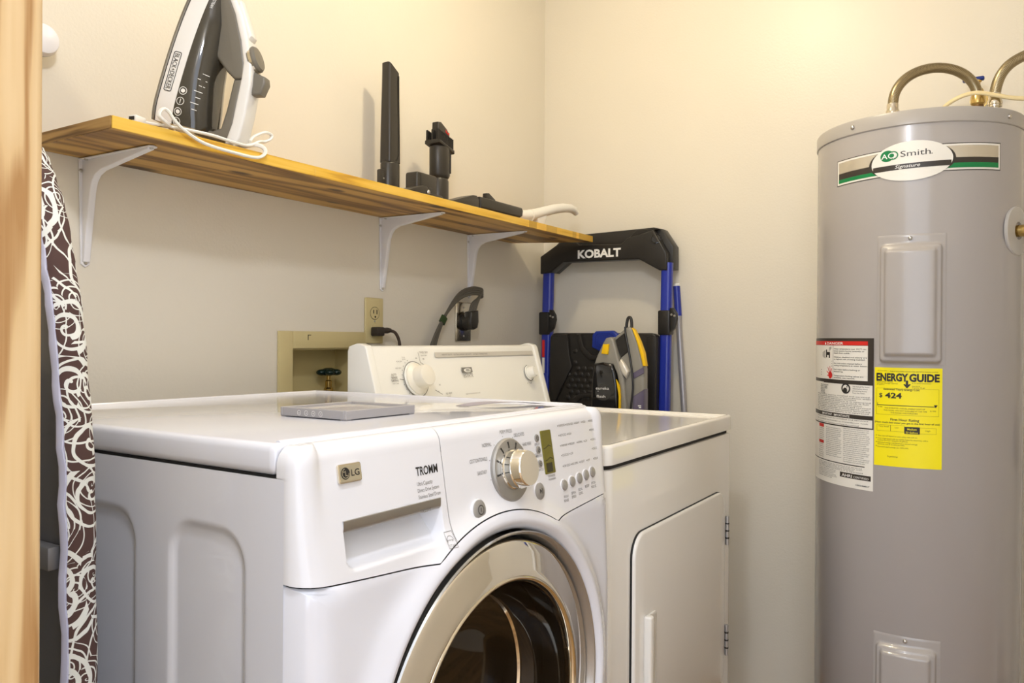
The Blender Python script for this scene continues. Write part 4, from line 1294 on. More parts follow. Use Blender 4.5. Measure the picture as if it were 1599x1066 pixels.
# shutoff valve with the blue lever, on the wall behind the heater
t = thing('shutoff_valve', 'shutoff valve with a small dark blue lever behind the hoses', 'valve', (0, -1.346, 1.748))
MB().lathe([(.022, .0005), (.022, .003), (.009, .004), (.009, .05), (.013, .052), (.013, .085), (.009, .087), (.009, .1)], 20, axis_T((0, 0, 0), (-1, 0, 0))).build('valve_body', BRASS, t)
MB().lathe([(.005, .01), (.005, .03), (.008, .031), (.008, .036), (0, .036)], 14, Tr(-.069, 0, 0)).build('stem', BRASS, t)
MB().box(-.078, -.060, -.014, .036, .034, .044, .004, 3).build('lever', BLUE_LEVER, t)
t = thing('power_cable', 'cream coloured electric cable curving over the heater top', 'cable', (-.30, -1.275, 1.62))
Pc = Vector((-.30, -1.275, 1.62))
pts = [Vector(q) - Pc for q in ((-.325, -1.270, 1.6205), (-.335, -1.276, 1.642), (-.345, -1.295, 1.660), (-.352, -1.325, 1.672), (-.352, -1.355, 1.674), (-.348, -1.390, 1.664), (-.340, -1.43, 1.653), (-.32, -1.48, 1.652), (-.25, -1.56, 1.68), (-.12, -1.62, 1.76), (-.012, -1.64, 1.86))]
MB().tube(pts, .0062, 10, 5, .7).build('cable', ROMEX, t)
MB().lathe([(.009, .0003), (.009, .005), (.007, .008)], 14, Tr(-.025, .005, 0)).build('grommet', RUBBER, t)

# pipes at the right of the heater, seen in the chrome of the washer door
t = thing('supply_pipe', 'white supply pipe with blue lever valve right of the heater', 'pipe', (-.06, -1.66, 0))
MB().tube([(0, 0, 0.0), (0, 0, .74)], .012, 16).build('pipe', PVC, t)
MB().tube([(0, 0, .80), (0, 0, 1.95)], .011, 16).build('upper_pipe', PVC, t)
MB().lathe([(.012, .735), (.020, .74), (.020, .80), (.012, .805)], 20).build('valve_body', BLACK, t)
MB().box(-.05, -.026, -.009, .009, .76, .90, .004, 2).build('lever', BLUE_PAD, t)
MB().box(-.03, .0, -.006, .006, .764, .776, .002, 1).build('lever_arm', BLUE_PAD, t)

# ------------------------------------------------------------------ IRONING BOARD
IB = thing('ironing_board', 'ironing board in a brown and white swirl cover standing by the washer', 'ironing board', (-1.985, -.40, 0))
ZS = [0.02, .2, .5, .75, .9, 1.0, 1.08, 1.15, 1.21, 1.26, 1.295, 1.318, 1.334, 1.344, 1.348]
YF = [-.165, -.172, -.178, -.176, -.172, -.165, -.153, -.138, -.121, -.101, -.081, -.062, -.042, -.020, 0.0]
front_e = list(zip(YF, ZS))
back_e = [(-y, z) for y, z in front_e[::-1]][1:]
outl = [Vector((y, z)) for y, z in front_e + back_e]
dn = []
for i in range(len(outl) - 1):
    for k in range(5): dn.append(outl[i].lerp(outl[i + 1], k / 5))
dn.append(outl[-1])
outl = dn
n = len(outl); cen = Vector((0, .7))
nor = []
for i in range(n):
    t_ = (outl[min(n - 1, i + 1)] - outl[max(0, i - 1)]).normalized()
    nn = Vector((-t_.y, t_.x))
    if nn.dot(outl[i] - cen) < 0: nn = -nn
    nor.append(nn)
sec = [(-.016, -.012, -.06), (-.019, -.004, -.042), (-.017, .0, -.030), (-.010, .0035, -.02), (.0, .005, -.01), (.008, .004, 0.0), (.0145, .0, .01), (.018, -.007, .022), (.019, -.018, .036)]
mb = MB(); run = 0
wob = [.0012 * sin(i * 1.7) + .001 * sin(i * .61) for i in range(n)]
for i in range(n):
    if i: run += (outl[i] - outl[i - 1]).length
    for k, (x, off, v) in enumerate(sec):
        q = outl[i] + nor[i] * (off + wob[i])
        mb.uv[len(mb.v)] = (run, v)
        mb.v.append((x, q.x, q.y))
ns = len(sec)
for i in range(n - 1):
    for k in range(ns - 1):
        mb.f.append((i * ns + k, (i + 1) * ns + k, (i + 1) * ns + k + 1, i * ns + k + 1))
# patterned face: connect front and back edges row by row
h = n // 2
NYF = 9
base = len(mb.v)
rowsF = []
for i in range(h + 1):
    a = Vector(mb.v[i * ns + ns - 1]); c = Vector(mb.v[(n - 1 - i) * ns + ns - 1])
    ids = []
    for k in range(NYF):
        q = a.lerp(c, k / (NYF - 1))
        mb.uv[len(mb.v)] = (a.z + .02, .036 + (q.y - a.y))
        ids.append(len(mb.v)); mb.v.append(tuple(q))
    rowsF.append(ids)
for i in range(h):
    for k in range(NYF - 1):
        mb.f.append((rowsF[i][k], rowsF[i][k + 1], rowsF[i + 1][k + 1], rowsF[i + 1][k]))
mb.build('cover', COVER, IB, angle=60)
# deck under the cover
dk = [(v.x * .93, v.y - .012) for v in outl]
MB().prism(dk, -.014, .008, 'x').build('deck', LEG_METAL, IB, smooth=False)
# elastic hem at the underside edge
mb = MB()
for i in range(n):
    for k, (x, off) in enumerate(((-.0165, -.0005), (-.0195, .0012 + .0012 * sin(i * 2.3)), (-.0215, -.005), (-.0195, -.012), (-.0165, -.011))):
        q = outl[i] + nor[i] * (off + wob[i])
        mb.v.append((x - .0012 * sin(i * 1.9), q.x, q.y))
for i in range(n - 1):
    for k in range(5):
        k2 = (k + 1) % 5
        mb.f.append((i * 5 + k, (i + 1) * 5 + k, (i + 1) * 5 + k2, i * 5 + k2))
mb.build('cover_hem', HEM, IB, angle=70)
for yy in (-.055, .055):
    MB().tube([(-.05, yy * 1.6, .0), (-.05, yy * 1.4, .45), (-.05, yy, 1.06)], .0105, 12, 3).build('leg', LEG_METAL, IB)
for yy in (-.10, .10):
    MB().tube([(-.072, yy * 1.3, .0), (-.072, yy * 1.2, .50), (-.072, yy, 1.02)], .0105, 12, 3).build('leg', LEG_METAL, IB)
MB().box(-.030, -.0143, -.158, .158, .848, .874, .003, 2).build('cross_bar', mat('bar_grey', (.17, .17, .175), .4, .5), IB)
MB().box(-.032, -.0225, -.05, .05, .80, 1.08, .002, 1).build('hinge_plate', LEG_METAL, IB)

# ------------------------------------------------------------------ PLATFORM CART against the right wall
PC = thing('platform_cart', 'folded black and blue platform cart with KOBALT lettering on its handle', 'cart', (0, -.28, 0), (0, 0, 0))
PX, PY = 0.0, .28
def Y(P): return [(y + PY, z) for y, z in P]
barF = [(-0.047, 1.326), (-0.047, 1.385), (-0.131, 1.434), (-0.186, 1.430), (-0.197, 1.418), (-0.351, 1.412), (-0.371, 1.430), (-0.461, 1.450), (-0.506, 1.375), (-0.507, 1.320), (-0.481, 1.321), (-0.412, 1.359), (-0.135, 1.362), (-0.087, 1.328)]
MB().prism(Y(barF), -.105, -.062, 'x', .005, 3).build('handle_bar', BLACK, PC)
mb = MB()
mb.prism(Y([(-.047, 1.335), (-.050, 1.39), (-.120, 1.448), (-.155, 1.455), (-.45, 1.462), (-.478, 1.455), (-.516, 1.398), (-.516, 1.325), (-.485, 1.325), (-.415, 1.365), (-.132, 1.368), (-.08, 1.330)]), -.075, -.022, 'x', .004, 2)
mb.build('handle_back', BLACK, PC)
mb = MB()
mb.prism(Y([(-.372, 1.4305), (-.461, 1.4505), (-.474, 1.4535), (-.40, 1.4555)]), -.095, -.03, 'x', .002, 1)
mb.build('tool_tray', BLACK, PC)
hT = axis_T((-.1035, -.470 + PY, 1.4215), (-.93, -.28, .25), (0, 1, 0))
MB().lathe([(.0165, .0), (.0165, .0015), (.0145, .0022), (.0135, .001), (.0135, -.006), (0, -.006)], 28, hT).build('tool_hole', BLACK_GLOSS, PC)
mb = MB(); f_ = lambda x, y: (-.1056, PY - x, y)
put(mb, 'KOBALT', .193, 1.3725, .0265, f_, .157, bold=0.04)
mb.build('brand_lettering', PRINT_WHITE, PC)
mb = MB(); f_ = lambda x, y: (-.1058, PY - x, y); disc(mb, .2335, 1.3858, .0075, f_, 6); mb.build('lettering_hexagon', BLACK, PC)
def upright(y0, y1, xt, xb):
    zt, zb = 1.345, .12
    mb = MB()
    pr = rrect_poly(-.016, .016, min(y0, y1), max(y0, y1), .013)
    vs = [(x + xt, y, zt) for x, y in pr] + [(x + xb, y, zb) for x, y in pr]
    k = len(pr)
    mb.add(vs, [(i, (i + 1) % k, k + (i + 1) % k, k + i) for i in range(k)] + [tuple(range(k)), tuple(range(k, 2 * k))])
    return mb.build('upright', BLUE, PC)
upright(-.050 + PY, -.088 + PY, -.082, -.125)
upright(-.482 + PY, -.518 + PY, -.082, -.125)
for y0, y1, s in ((-.044, -.087, -1), (-.478, -.521, -1)):
    c = MB().box(-.112, -.072, min(y0, y1) + PY + .001, max(y0, y1) + PY - .002, 1.116, 1.194, .005, 2).build('clamp', BLACK, PC)
    ya = y1 + PY
    MB().prism([(ya + .004, 1.120), (ya + .004, 1.202), (ya - .008, 1.201), (ya - .019, 1.184), (ya - .021, 1.168), (ya - .013, 1.138)], -.106, -.088, 'x', .004, 2).build('clamp_lobe', BLACK, c)
    for yy, zz in ((ya - .004, 1.180), (ya - .0135, 1.176)):
        MB().lathe([(0, .0018), (.0035, .0014), (.004, 0)], 12, axis_T((-.108, yy, zz), (-1, 0, 0))).build('rivet', SCREW, c)
# platform deck, tilted with the uprights
PT = Matrix.Translation((-.118, 0, 1.0)) @ Matrix.Rotation(radians(2.0), 4, 'Y')
mb = MB()
dk = rrect_poly(-.487 + PY, -.100 + PY, -.78, .122, .022)
mb.prism(dk, -.014, .022, 'x', .006, 3, PT)
deck = mb.build('platform', BLACK, PC)
mb = MB()
# raised frame: left shoulder, curved ribs
mb.prism([(q[0] + PY, q[1] - 1.0) for q in [(-.105, .88), (-.108, 1.112), (-.172, 1.118), (-.18, 1.05), (-.192, 1.01), (-.150, .93), (-.128, .88)]], -.022, -.012, 'x', .005, 2, PT)
mb.prism([(q[0] + PY, q[1] - 1.0) for q in [(-.205, 1.118), (-.222, 1.118), (-.232, 1.078), (-.262, 1.050), (-.34, 1.046), (-.38, 1.06), (-.40, 1.118), (-.418, 1.118), (-.398, 1.05), (-.35, 1.03), (-.255, 1.033), (-.216, 1.068)]], -.022, -.012, 'x', .004, 2, PT)
mb.prism([(q[0] + PY, q[1] - 1.0) for q in [(-.452, .80), (-.452, 1.112), (-.485, 1.112), (-.485, .80)]], -.020, -.012, 'x', .004, 2, PT)
mb.prism([(q[0] + PY, q[1] - 1.0) for q in [(-.165, .80), (-.195, .905), (-.225, .925), (-.35, .93), (-.35, .915), (-.23, .908), (-.21, .89), (-.185, .80)]], -.021, -.012, 'x', .004, 2, PT)
mb.build('deck_rib', BLACK, deck)
mb = MB()
for r in range(9):
    for c in range(12):
        y = -.175 - .0235 * c - (.01175 if r % 2 else 0); z = 1.062 - .0195 * r
        if y < -.44 or (z > 1.02 and -.43 < y < -.2) or (y > -.20 and z > 1.0 and y > -.195): continue
        mb.lathe([(.0095, .0), (.0095, .0018), (.007, .0032), (0, .0036)], 6, PT @ axis_T((-.0135, y + PY, z - 1.0), (-1, 0, 0)))
mb.build('deck_stud', BLACK, deck)['kind'] = 'stuff'
lt = [(-0.281, 1.127), (-0.343, 1.129), (-0.36, 1.118), (-0.362, 1.097), (-0.33, 1.066), (-0.299, 1.061), (-0.268, 1.074), (-0.269, 1.115)]
lb = MB().prism([(y + PY, z - 1.0) for y, z in lt], -.034, -.013, 'x', .006, 3, PT).build('latch_pad', BLUE_PAD, deck)
mb = MB()
for s in (.72, .5, .28):
    cy0, cz0 = -.314 + PY, .098
    P = [(cy0 + (y + .314) * s, cz0 + (z - 1.098) * s) for y, z in lt]
    k = len(P); Q = [(cy0 + (y - cy0) * .93, cz0 + (z - cz0) * .93) for y, z in P]
    vs = [PT @ Vector((-.0352, y, z)) for y, z in P] + [PT @ Vector((-.0352, y, z)) for y, z in Q] 
    mb.add(vs, [(i, (i + 1) % k, k + (i + 1) % k, k + i) for i in range(k)])
    vs2 = [PT @ Vector((-.0338, y, z)) for y, z in P]
    mb.add(vs[:k] + vs2, [(i, (i + 1) % k, k + (i + 1) % k, k + i) for i in range(k)])
mb.build('latch_ridge', mat('blue_ridge', (.01, .022, .2), .4), lb)
mb = MB(); mb.box(-.1235, -.1225, -.0775 + PY, -.068 + PY, 1.04, 1.098); mb.build('warning_sticker', PRINT_RED, PC, smooth=False)
mb = MB(); mb.box(-.1235, -.1225, -.0775 + PY, -.068 + PY, .985, 1.038); mb.build('sticker_text_area', LABEL_WHITE, PC, smooth=False)
for yy in (-.07, -.50):
    w_ = MB().lathe([(.0, -.015), (.055, -.015), (.06, -.011), (.06, .011), (.055, .015), (0, .015)], 28, axis_T((-.15, yy + PY, .061), (0, 1, 0))).build('wheel', BLACK, PC)
MB().tube([(-.15, -.07 + PY, .061), (-.15, -.50 + PY, .061)], .008, 10).build('axle', SCREW, PC)
MB().box(-.165, -.105, -.495 + PY, -.075 + PY, .10, .25, .01, 2).build('lower_frame', BLACK, PC)

# ------------------------------------------------------------------ STICK VACUUM in front of the cart
VX, VY = -.30, -.43
SV = thing('stick_vacuum', 'grey and yellow stick vacuum with a black dust cup behind the dryer', 'vacuum cleaner', (VX, VY, 0))
def V(P): return [(y - VY, z) for y, z in P]
cup = [(-0.372, 1.029), (-0.365, 1.0), (-0.361, 0.963), (-0.36, 0.80), (-0.449, 0.80), (-0.447, 0.966), (-0.44, 1.002), (-0.431, 1.028), (-0.399, 1.035)]
MB().prism(V(cup), -.038, .035, 'x', .009, 4).build('dust_cup', BLACK_GLOSS, SV)
nose = [(-0.369, 1.027), (-0.379, 1.053), (-0.399, 1.093), (-0.407, 1.105), (-0.421, 1.108), (-0.431, 1.102), (-0.442, 1.069), (-0.453, 1.027), (-0.466, 0.985), (-0.475, 0.902), (-0.475, .80), (-0.459, .80), (-0.455, 0.954), (-0.443, 1.002), (-0.431, 1.027), (-0.399, 1.029)]
nb = MB().prism(V(nose), -.034, .034, 'x', .006, 3).build('front_housing', VAC_GREY, SV)
MB().prism(V([(-0.402, 1.087), (-0.421, 1.088), (-0.417, 1.057), (-0.396, 1.059)]), -.041, -.030, 'x', .002, 2).build('release_button', YELLOW, nb)
mb = MB(); f_ = lambda x, y: (-.0386, -x - VY, y)
put(mb, 'eureka', .3785, .9525, .0088, f_, .043); put(mb, 'flash', .381, .9285, .0085, f_, .029); disc(mb, .386, .9475, .0012, f_, 8)
mb.build('cup_lettering', PRINT_WHITE, SV)
mb = MB(); disc(mb, .402, .944, .026, lambda x, y: (-.0382, -x - VY, y), 24, .024); mb.build('cup_window', mat('cup_smoke', (.03, .028, .026), .15), SV)
body = [(-0.426, 1.105), (-0.445, 1.12), (-0.462, 1.134), (-0.475, 1.14), (-0.488, 1.131), (-0.504, 1.097), (-0.517, 1.046), (-0.525, 1.016), (-0.525, 0.80), (-0.467, 0.80), (-0.46, 0.984), (-0.442, 1.069)]
bd = MB().prism(V(body), -.022, .012, 'x', .009, 3).build('body', VAC_GREY, SV)
MB().prism(V([(-0.434, 1.100), (-0.462, 1.120), (-0.470, 1.096), (-0.477, 1.066), (-0.453, 1.048), (-0.442, 1.075)]), -.0245, -.018, 'x', .002, 1).build('grip_recess', BLACK, bd)
MB().prism(V([(-0.446, 1.032), (-0.456, 1.046), (-0.472, 1.027), (-0.483, 1.009), (-0.473, 0.986), (-0.456, 1.002)]), -.036, -.016, 'x', .009, 3).build('motor_cover', VAC_SILVER, bd)
MB().prism(V([(-0.486, 1.136), (-0.494, 1.13), (-0.511, 1.097), (-0.524, 1.064), (-0.531, 1.025), (-0.522, 1.025), (-0.515, 1.055), (-0.502, 1.097)]), -.026, -.006, 'x', .002, 2).build('yellow_trim', YELLOW, bd)
MB().prism(V([(-0.492, 0.936), (-0.526, 0.958), (-0.526, 0.80), (-0.485, 0.80)]), -.027, .010, 'x', .005, 2).build('lower_shroud', VAC_PURPLE, bd)
MB().prism(V([(-0.488, 1.002), (-0.523, 1.022), (-0.525, 1.004), (-0.490, .985)]), -.0245, -.018, 'x', .001, 1).build('shroud_band', VAC_PURPLE, bd)
MB().prism(V([(-0.443, 0.984), (-0.454, 0.966), (-0.458, 0.936), (-0.456, 0.80), (-0.450, 0.80), (-0.452, 0.936), (-0.447, 0.966)]), -.038, -.03, 'x', .001, 1).build('yellow_stripe', YELLOW, SV)
mb = MB(); f_ = lambda x, y: (-.0277, -x - VY, y); rect(mb, .509, .519, .908, .911, f_); rect(mb, .512, .519, .903, .906, f_); mb.build('shroud_mark', PRINT_WHITE, bd)
MB().tube([(-.028, y - VY, z) for y, z in [(-0.467, 1.139), (-0.469, 1.117), (-0.479, 1.069), (-0.489, 1.015), (-0.493, 0.967), (-0.490, 0.931), (-0.480, 0.85)]], .0032, 8, 4).build('cord', BLACK, SV)
MB().tube([(-.01, y - VY, z) for y, z in [(-0.463, 1.125), (-0.4645, 1.150), (-0.469, 1.165), (-0.4765, 1.165), (-0.480, 1.150), (-0.480, 1.125)]], .0045, 10, 4).build('hanging_loop', BLACK, SV)
MB().tube([(.005, -.43 - VY, .81), (.005, -.43 - VY, .10)], .016, 16).build('wand', POLE_GREY, SV)
MB().box(-.05, .06, -.13, .13, .004, .06, .018, 3).build('floor_head', VAC_GREY, SV)
MB().lathe([(.016, .10), (.022, .09), (.022, .045)], 16, Tr(.005, 0, 0)).build('neck', BLACK, SV)

# ------------------------------------------------------------------ POLE leaning in the corner
PL = thing('broom_pole', 'telescopic pole with blue grip and grey shaft leaning on the wall', 'pole', (-.062, -.615, 0))
a, c = Vector((.0, 0, .004)), Vector((.049, .110, 1.275))
d = (c - a)
MB().tube([a, a + d * .925], .0098, 16).build('shaft', POLE_GREY, PL)
MB().tube([a + d * .924, a + d * .985, c], .0115, 16).build('grip', BLUE, PL)
MB().lathe([(.0118, 0), (.0118, .006), (.008, .009), (0, .009)], 16, axis_T(c, d)).build('end_cap', PRINT_WHITE, PL)
MB().lathe([(.0112, .0), (.0112, .014)], 16, axis_T(a + d * .915, d)).build('collar', POLE_GREY, PL)

# ------------------------------------------------------------------ THINGS ON THE SHELF
# --- steam iron standing on its heel
IR = thing('steam_iron', 'white and smoky black steam iron standing upright on the shelf', 'iron', (-1.578, -.118, 1.4845))
ln = radians(15)
hd0 = Vector((.42, -.9075, 0))
ud = Vector((0, 0, 1)) * cos(ln) + hd0 * sin(ln)
hd = hd0 * cos(ln) - Vector((0, 0, 1)) * sin(ln)
wd_ = hd.cross(ud)
im = Matrix((ud, wd_, hd)).transposed()
IR.rotation_euler = im.to_euler()
IR.scale = (1.08, 1.0, 1.04)
LEN = .272
def hw_(u):
    t = max(0, min(1, u / LEN))
    return .059 * (1 - t ** 2.3) ** .62 * (1 if t > .12 else .90 + .10 * sin(t / .12 * pi / 2))
ust = [LEN * (1 - (1 - i / 40) ** 1.6) for i in range(41)]
def outline_pts(sc=1.0, u0=0.0):
    P = [(u, hw_(u) * sc) for u in ust] + [(u, -hw_(u) * sc) for u in ust[::-1][1:]]
    return P
MB().prism(outline_pts(1.0), 0.0, .0055, 'z', .0015, 1).build('soleplate', IRON_SOLE, IR)
def loft(levels, capz=True):
    """levels: list of (scale, u shift, u scale, h fn(u))"""
    P0 = outline_pts()
    k = len(P0); vs = []
    for sc, ush, usc, hf in levels:
        for u, w_ in P0:
            uu = ush + u * usc
            vs.append((uu, w_ * sc, hf(u)))
    fs = [(j * k + i, j * k + (i + 1) % k, (j + 1) * k + (i + 1) % k, (j + 1) * k + i) for j in range(len(levels) - 1) for i in range(k)]
    # caps strip wise
    for base_ in (0, (len(levels) - 1) * k):
        for i in range(k // 2):
            a_, b_, c_, d_ = base_ + i, base_ + i + 1, base_ + (k - 1 - i - 1) % k, base_ + (k - 1 - i)
            if len({a_, b_, c_, d_}) >= 3:
                fs.append(tuple(dict.fromkeys((a_, b_, c_, d_))))
    return MB().add(vs, fs)
MB().prism(outline_pts(.965), .0055, .0080, 'z').build('sole_gap', BLACK, IR)
loft([(1.0, 0, .995, lambda u: .008), (1.005, 0, .995, lambda u: .012), (.975, 0, .99, lambda u: .030), (.93, .001, .985, lambda u: .036)]).build('skirt', IRON_WHITE, IR, angle=50)
def ht(u):
    t = u / LEN
    pts = [(0, .088), (.15, .082), (.33, .074), (.5, .070), (.7, .064), (.85, .053), (1.0, .040)]
    for (a_, b_), (c_, d_) in zip(pts, pts[1:]):
        if t <= c_: return b_ + (d_ - b_) * (t - a_) / (c_ - a_)
    return .04
tk = loft([(.925, .001, .985, lambda u: .0345), (.90, .002, .975, lambda u: .036 + (ht(u) - .036) * .2), (.82, .003, .96, lambda u: .036 + (ht(u) - .036) * .5), (.66, .004, .945, lambda u: .036 + (ht(u) - .036) * .78), (.46, .006, .93, lambda u: .036 + (ht(u) - .036) * .94), (.22, .008, .92, lambda u: ht(u))]).build('water_tank', IRON_SMOKE, IR, angle=70)
pil = [(.246, .040), (.262, .038), (.250, .050), (.205, .084), (.165, .106), (.130, .121), (.105, .124), (.101, .108), (.110, .092), (.122, .076), (.135, .060), (.20, .050)]
MB().prism(pil, -.019, .019, 'y', .006, 3).build('handle_pillar', IRON_GREY, IR)
trim = [(.105, .124), (.03, .128), (.0, .124), (-.004, .10), (-.002, .06), (.012, .06), (.010, .092), (.018, .106), (.05, .108), (.101, .107)]
MB().prism(trim, -.0185, .0185, 'y', .006, 3).build('handle_trim', IRON_GREY, IR)
hdl = [(.262, .038), (.268, .044), (.250, .060), (.205, .094), (.165, .117), (.130, .134), (.10, .141), (.05, .145), (.01, .145), (-.006, .138), (-.006, .121), (.03, .125), (.105, .121), (.130, .118), (.165, .103), (.205, .081), (.250, .047)]
MB().prism(hdl, -.0205, .0205, 'y', .008, 3).build('handle', IRON_WHITE, IR)
MB().prism([(.232, .080), (.224, .086), (.178, .1165), (.170, .114), (.176, .108), (.222, .078)], -.013, .013, 'y', .004, 2).build('spray_panel', IRON_WHITE, IR)
MB().lathe([(.022, -.004), (.022, .006), (.019, .010), (0, .011)], 28, axis_T((.142, 0, .126), (.5, 0, .86))).build('steam_dial', IRON_GREY, IR)
MB().lathe([(.0225, -.002), (.0225, .003)], 28, axis_T((.142, 0, .126), (.5, 0, .86))).build('dial_ring', CHROME_WARM, IR)
MB().prism([(.122, .136), (.118, .158), (.108, .162), (.088, .158), (.084, .142), (.092, .138)], -.012, .012, 'y', .004, 3).build('temperature_slider', IRON_GREY, IR)
MB().box(.070, .078, -.0213, .012, .133, .141, .001, 1).build('power_light', PRINT_RED, IR)
# prints on the visible side (-w side faces the camera? both sides carry them)
for sgn in (1,):
    mb = MB()
    def sk(x, y): 
        w_ = hw_(x); tt_ = (y - .012) / .018
        return (x * .9925, (w_ * (1.005 - .03 * tt_) + .0008) * sgn, y)
    frame = rrect_poly(.050, .117, .0130, .0265, .003, 3)
    inn = rrect_poly(.0512, .1158, .0142, .0253, .002, 3)
    k = len(frame)
    mb.add([sk(*q) for q in frame] + [sk(*q) for q in inn], [(i, (i + 1) % k, k + (i + 1) % k, k + i) for i in range(k)])
    vs, fs = glyphs('BLACK+DECKER', False)
    x0 = min(v[0] for v in vs); x1 = max(v[0] for v in vs)
    mb.add([sk(.1135 - (v[0] - x0) / (x1 - x0) * .060, .0157 + v[1] * .0082) for v in vs], fs)
    mb.build('brand_print', PRINT, IR)
    mb = MB()
    def tks(x, y):
        h_ = ht(x); q = max(0, (y - .036) / (h_ - .036)); sc = .925
        for (qa, sa), (qb, sb) in zip(((0, .925), (.2, .90), (.5, .82), (.78, .66), (.94, .46)), ((.2, .90), (.5, .82), (.78, .66), (.94, .46), (1.0, .22))):
            if qa <= q <= qb: sc = sa + (sb - sa) * (q - qa) / (qb - qa)
        return (x * .965 + .003, (hw_(x) * sc + .0012) * sgn, y)
    for k, x in enumerate((.056, .038, .020, .004)):
        disc(mb, x, .0445, .0068, tks, 18, .0062, .0058)
        if k % 2 == 0: disc(mb, x, .0445, .0035, tks, 10)
        else:
            rect(mb, x - .004, x + .004, .044, .0452, tks)
    vs, fs = glyphs('SURESTEAM', False)
    x0 = min(v[0] for v in vs); x1 = max(v[0] for v in vs)
    mb.add([tks(.232 - (v[0] - x0) / (x1 - x0) * .026, .0425 + v[1] * .0042) for v in vs], fs)
    for k in range(7): rect(mb, .030 + .0105 * k, .0311 + .0105 * k, .0635 - .004 * (k % 2), .0705, tks)
    mb.build('tank_print', PRINT_WHITE, IR)['kind'] = 'stuff'
CO = Vector((-1.60, -.25, SZ))
t = thing('iron_cord', 'white flat cord of the iron draped over the shelf edge', 'cord', CO)
cA = [(-1.701, -.235, 1.4475), (-1.687, -.240, 1.4470), (-1.667, -.246, 1.4475), (-1.634, -.250, 1.449), (-1.583, -.252, 1.450), (-1.540, -.252, 1.4475), (-1.505, -.250, 1.449), (-1.478, -.246, 1.462), (-1.462, -.244, 1.466), (-1.448, -.243, 1.474), (-1.446, -.243, 1.482), (-1.462, -.244, 1.483), (-1.488, -.246, 1.470), (-1.500, -.248, 1.458)]
cB = [(-1.648, -.236, 1.447), (-1.672, -.255, 1.449), (-1.688, -.258, 1.458), (-1.682, -.257, 1.470), (-1.672, -.257, 1.470), (-1.660, -.259, 1.456), (-1.644, -.261, 1.444), (-1.605, -.262, 1.430), (-1.539, -.262, 1.4265), (-1.497, -.262, 1.4275), (-1.477, -.260, 1.437), (-1.473, -.256, 1.449), (-1.488, -.250, 1.454), (-1.510, -.235, 1.4475), (-1.52, -.20, 1.447)]
for P in (cA, cB):
    MB().tube([Vector(q) - CO for q in P], .0029, 8, 5, 1.35).build('cord', CORD_WHITE, t)
pg = MB().box(-.012, .012, -.008, .008, -.006, .006, .003, 2, Tr(-1.712 - CO.x, -.236 - CO.y, SZ + .0063 - CO.z, 0, 0, .3)).build('plug', CORD_WHITE, t)
MB().box(-.0125, -.0115, -.005, .005, -.003, .003, 0, 1, Tr(-1.712 - CO.x, -.236 - CO.y, SZ + .0063 - CO.z, 0, 0, .3)).build('plug_face', BLACK, pg)

# --- crevice tool
t = thing('crevice_tool', 'tall dark grey crevice nozzle standing on the shelf', 'vacuum nozzle', (-.917, -.075, SZ))
MB().lathe([(.0, 0), (.027, 0), (.0275, .003), (.0275, .102), (.0265, .105), (.024, .107), (.024, .112)], 32, Tr(0, 0, .0003) @ Matrix.Diagonal((1, .8, 1, 1))).build('socket', TOOL_GREY, t)
vs = []
prof = [(.107, .0225, .018), (.16, .0220, .0175), (.20, .0215, .017), (.26, .0210, .016), (.30, .0205, .015), (.352, .0200, .0145)]
for z, rx, ry in prof:
    pr = rrect_poly(-rx, rx, -ry, ry, .007, 4)
    n = len(pr)
    for x, y in pr:
        vs.append((x, y, z - (.012 * (x / rx) + .004 if z > .34 else 0)))
fs = [(k * n + i, k * n + (i + 1) % n, (k + 1) * n + (i + 1) % n, (k + 1) * n + i) for k in range(len(prof) - 1) for i in range(n)]
fs.append(tuple((len(prof) - 1) * n + i for i in range(n)))
MB().add(vs, fs).build('nozzle', TOOL_GREY, t, angle=50)
MB().tube([(.002, -.0185, .112), (.010, -.0183, .122), (.013, -.0178, .15), (.0128, -.0160, .33)], .0016, 8, 3).build('nozzle_rib', BLACK, t)
MB().box(-.042, -.024, -.008, .008, .03, .085, .003, 2).build('clip', TOOL_GREY, t)
MB().lathe([(0, .001), (.0022, .001), (.0022, 0)], 10, axis_T((-.033, -.008, .062), (0, -1, 0))).build('clip_rivet', SCREW, t)
# --- combination brush tool
t = thing('brush_tool', 'dark grey brush nozzle with bristles and red button standing on shelf', 'vacuum nozzle', (-.742, -.10, SZ))
MB().lathe([(0, 0), (.0275, 0), (.028, .003), (.028, .088), (.025, .094), (.0285, .098), (.0315, .104), (.032, .175), (.0305, .18)], 32, Matrix.Diagonal((1, .82, 1, 1))).build('body', TOOL_GREY, t)
def tilt(x, z): return z - .28 * x
MB().prism([(-.035, .186 + .009), (.035, .186 - .010), (.035, .176 - .010), (-.035, .176 + .009)], -.026, .026, 'y', .004, 2).build('brush_collar', TOOL_GREY, t)
mb = MB()
for i in range(12):
    for j in (-1, 0, 1):
        x = -.0325 + .0059 * i; y = j * .018
        mb.prism([(x - .0017, .185 - .25 * x), (x + .0017, .185 - .25 * x), (x + .0013, .2145 - .25 * x), (x - .0013, .2145 - .25 * x)], y - .003, y + .003, 'y')
mb.build('bristles', BLACK, t, smooth=False)['kind'] = 'stuff'
MB().prism([(-.022, .19), (.024, .18), (.030, .222), (.016, .234), (-.008, .247), (-.021, .245)], -.012, .012, 'y', .004, 3).build('nozzle_tip', TOOL_GREY, t)
MB().prism([(.010, .222), (.026, .216), (.026, .224), (.018, .222), (.010, .230)], -.0135, -.009, 'y', .001, 1).build('release_button', PRINT_RED, t)
MB().box(.019, .0215, -.0235, -.019, .11, .165, .001, 1).build('body_slot', BLACK, t)
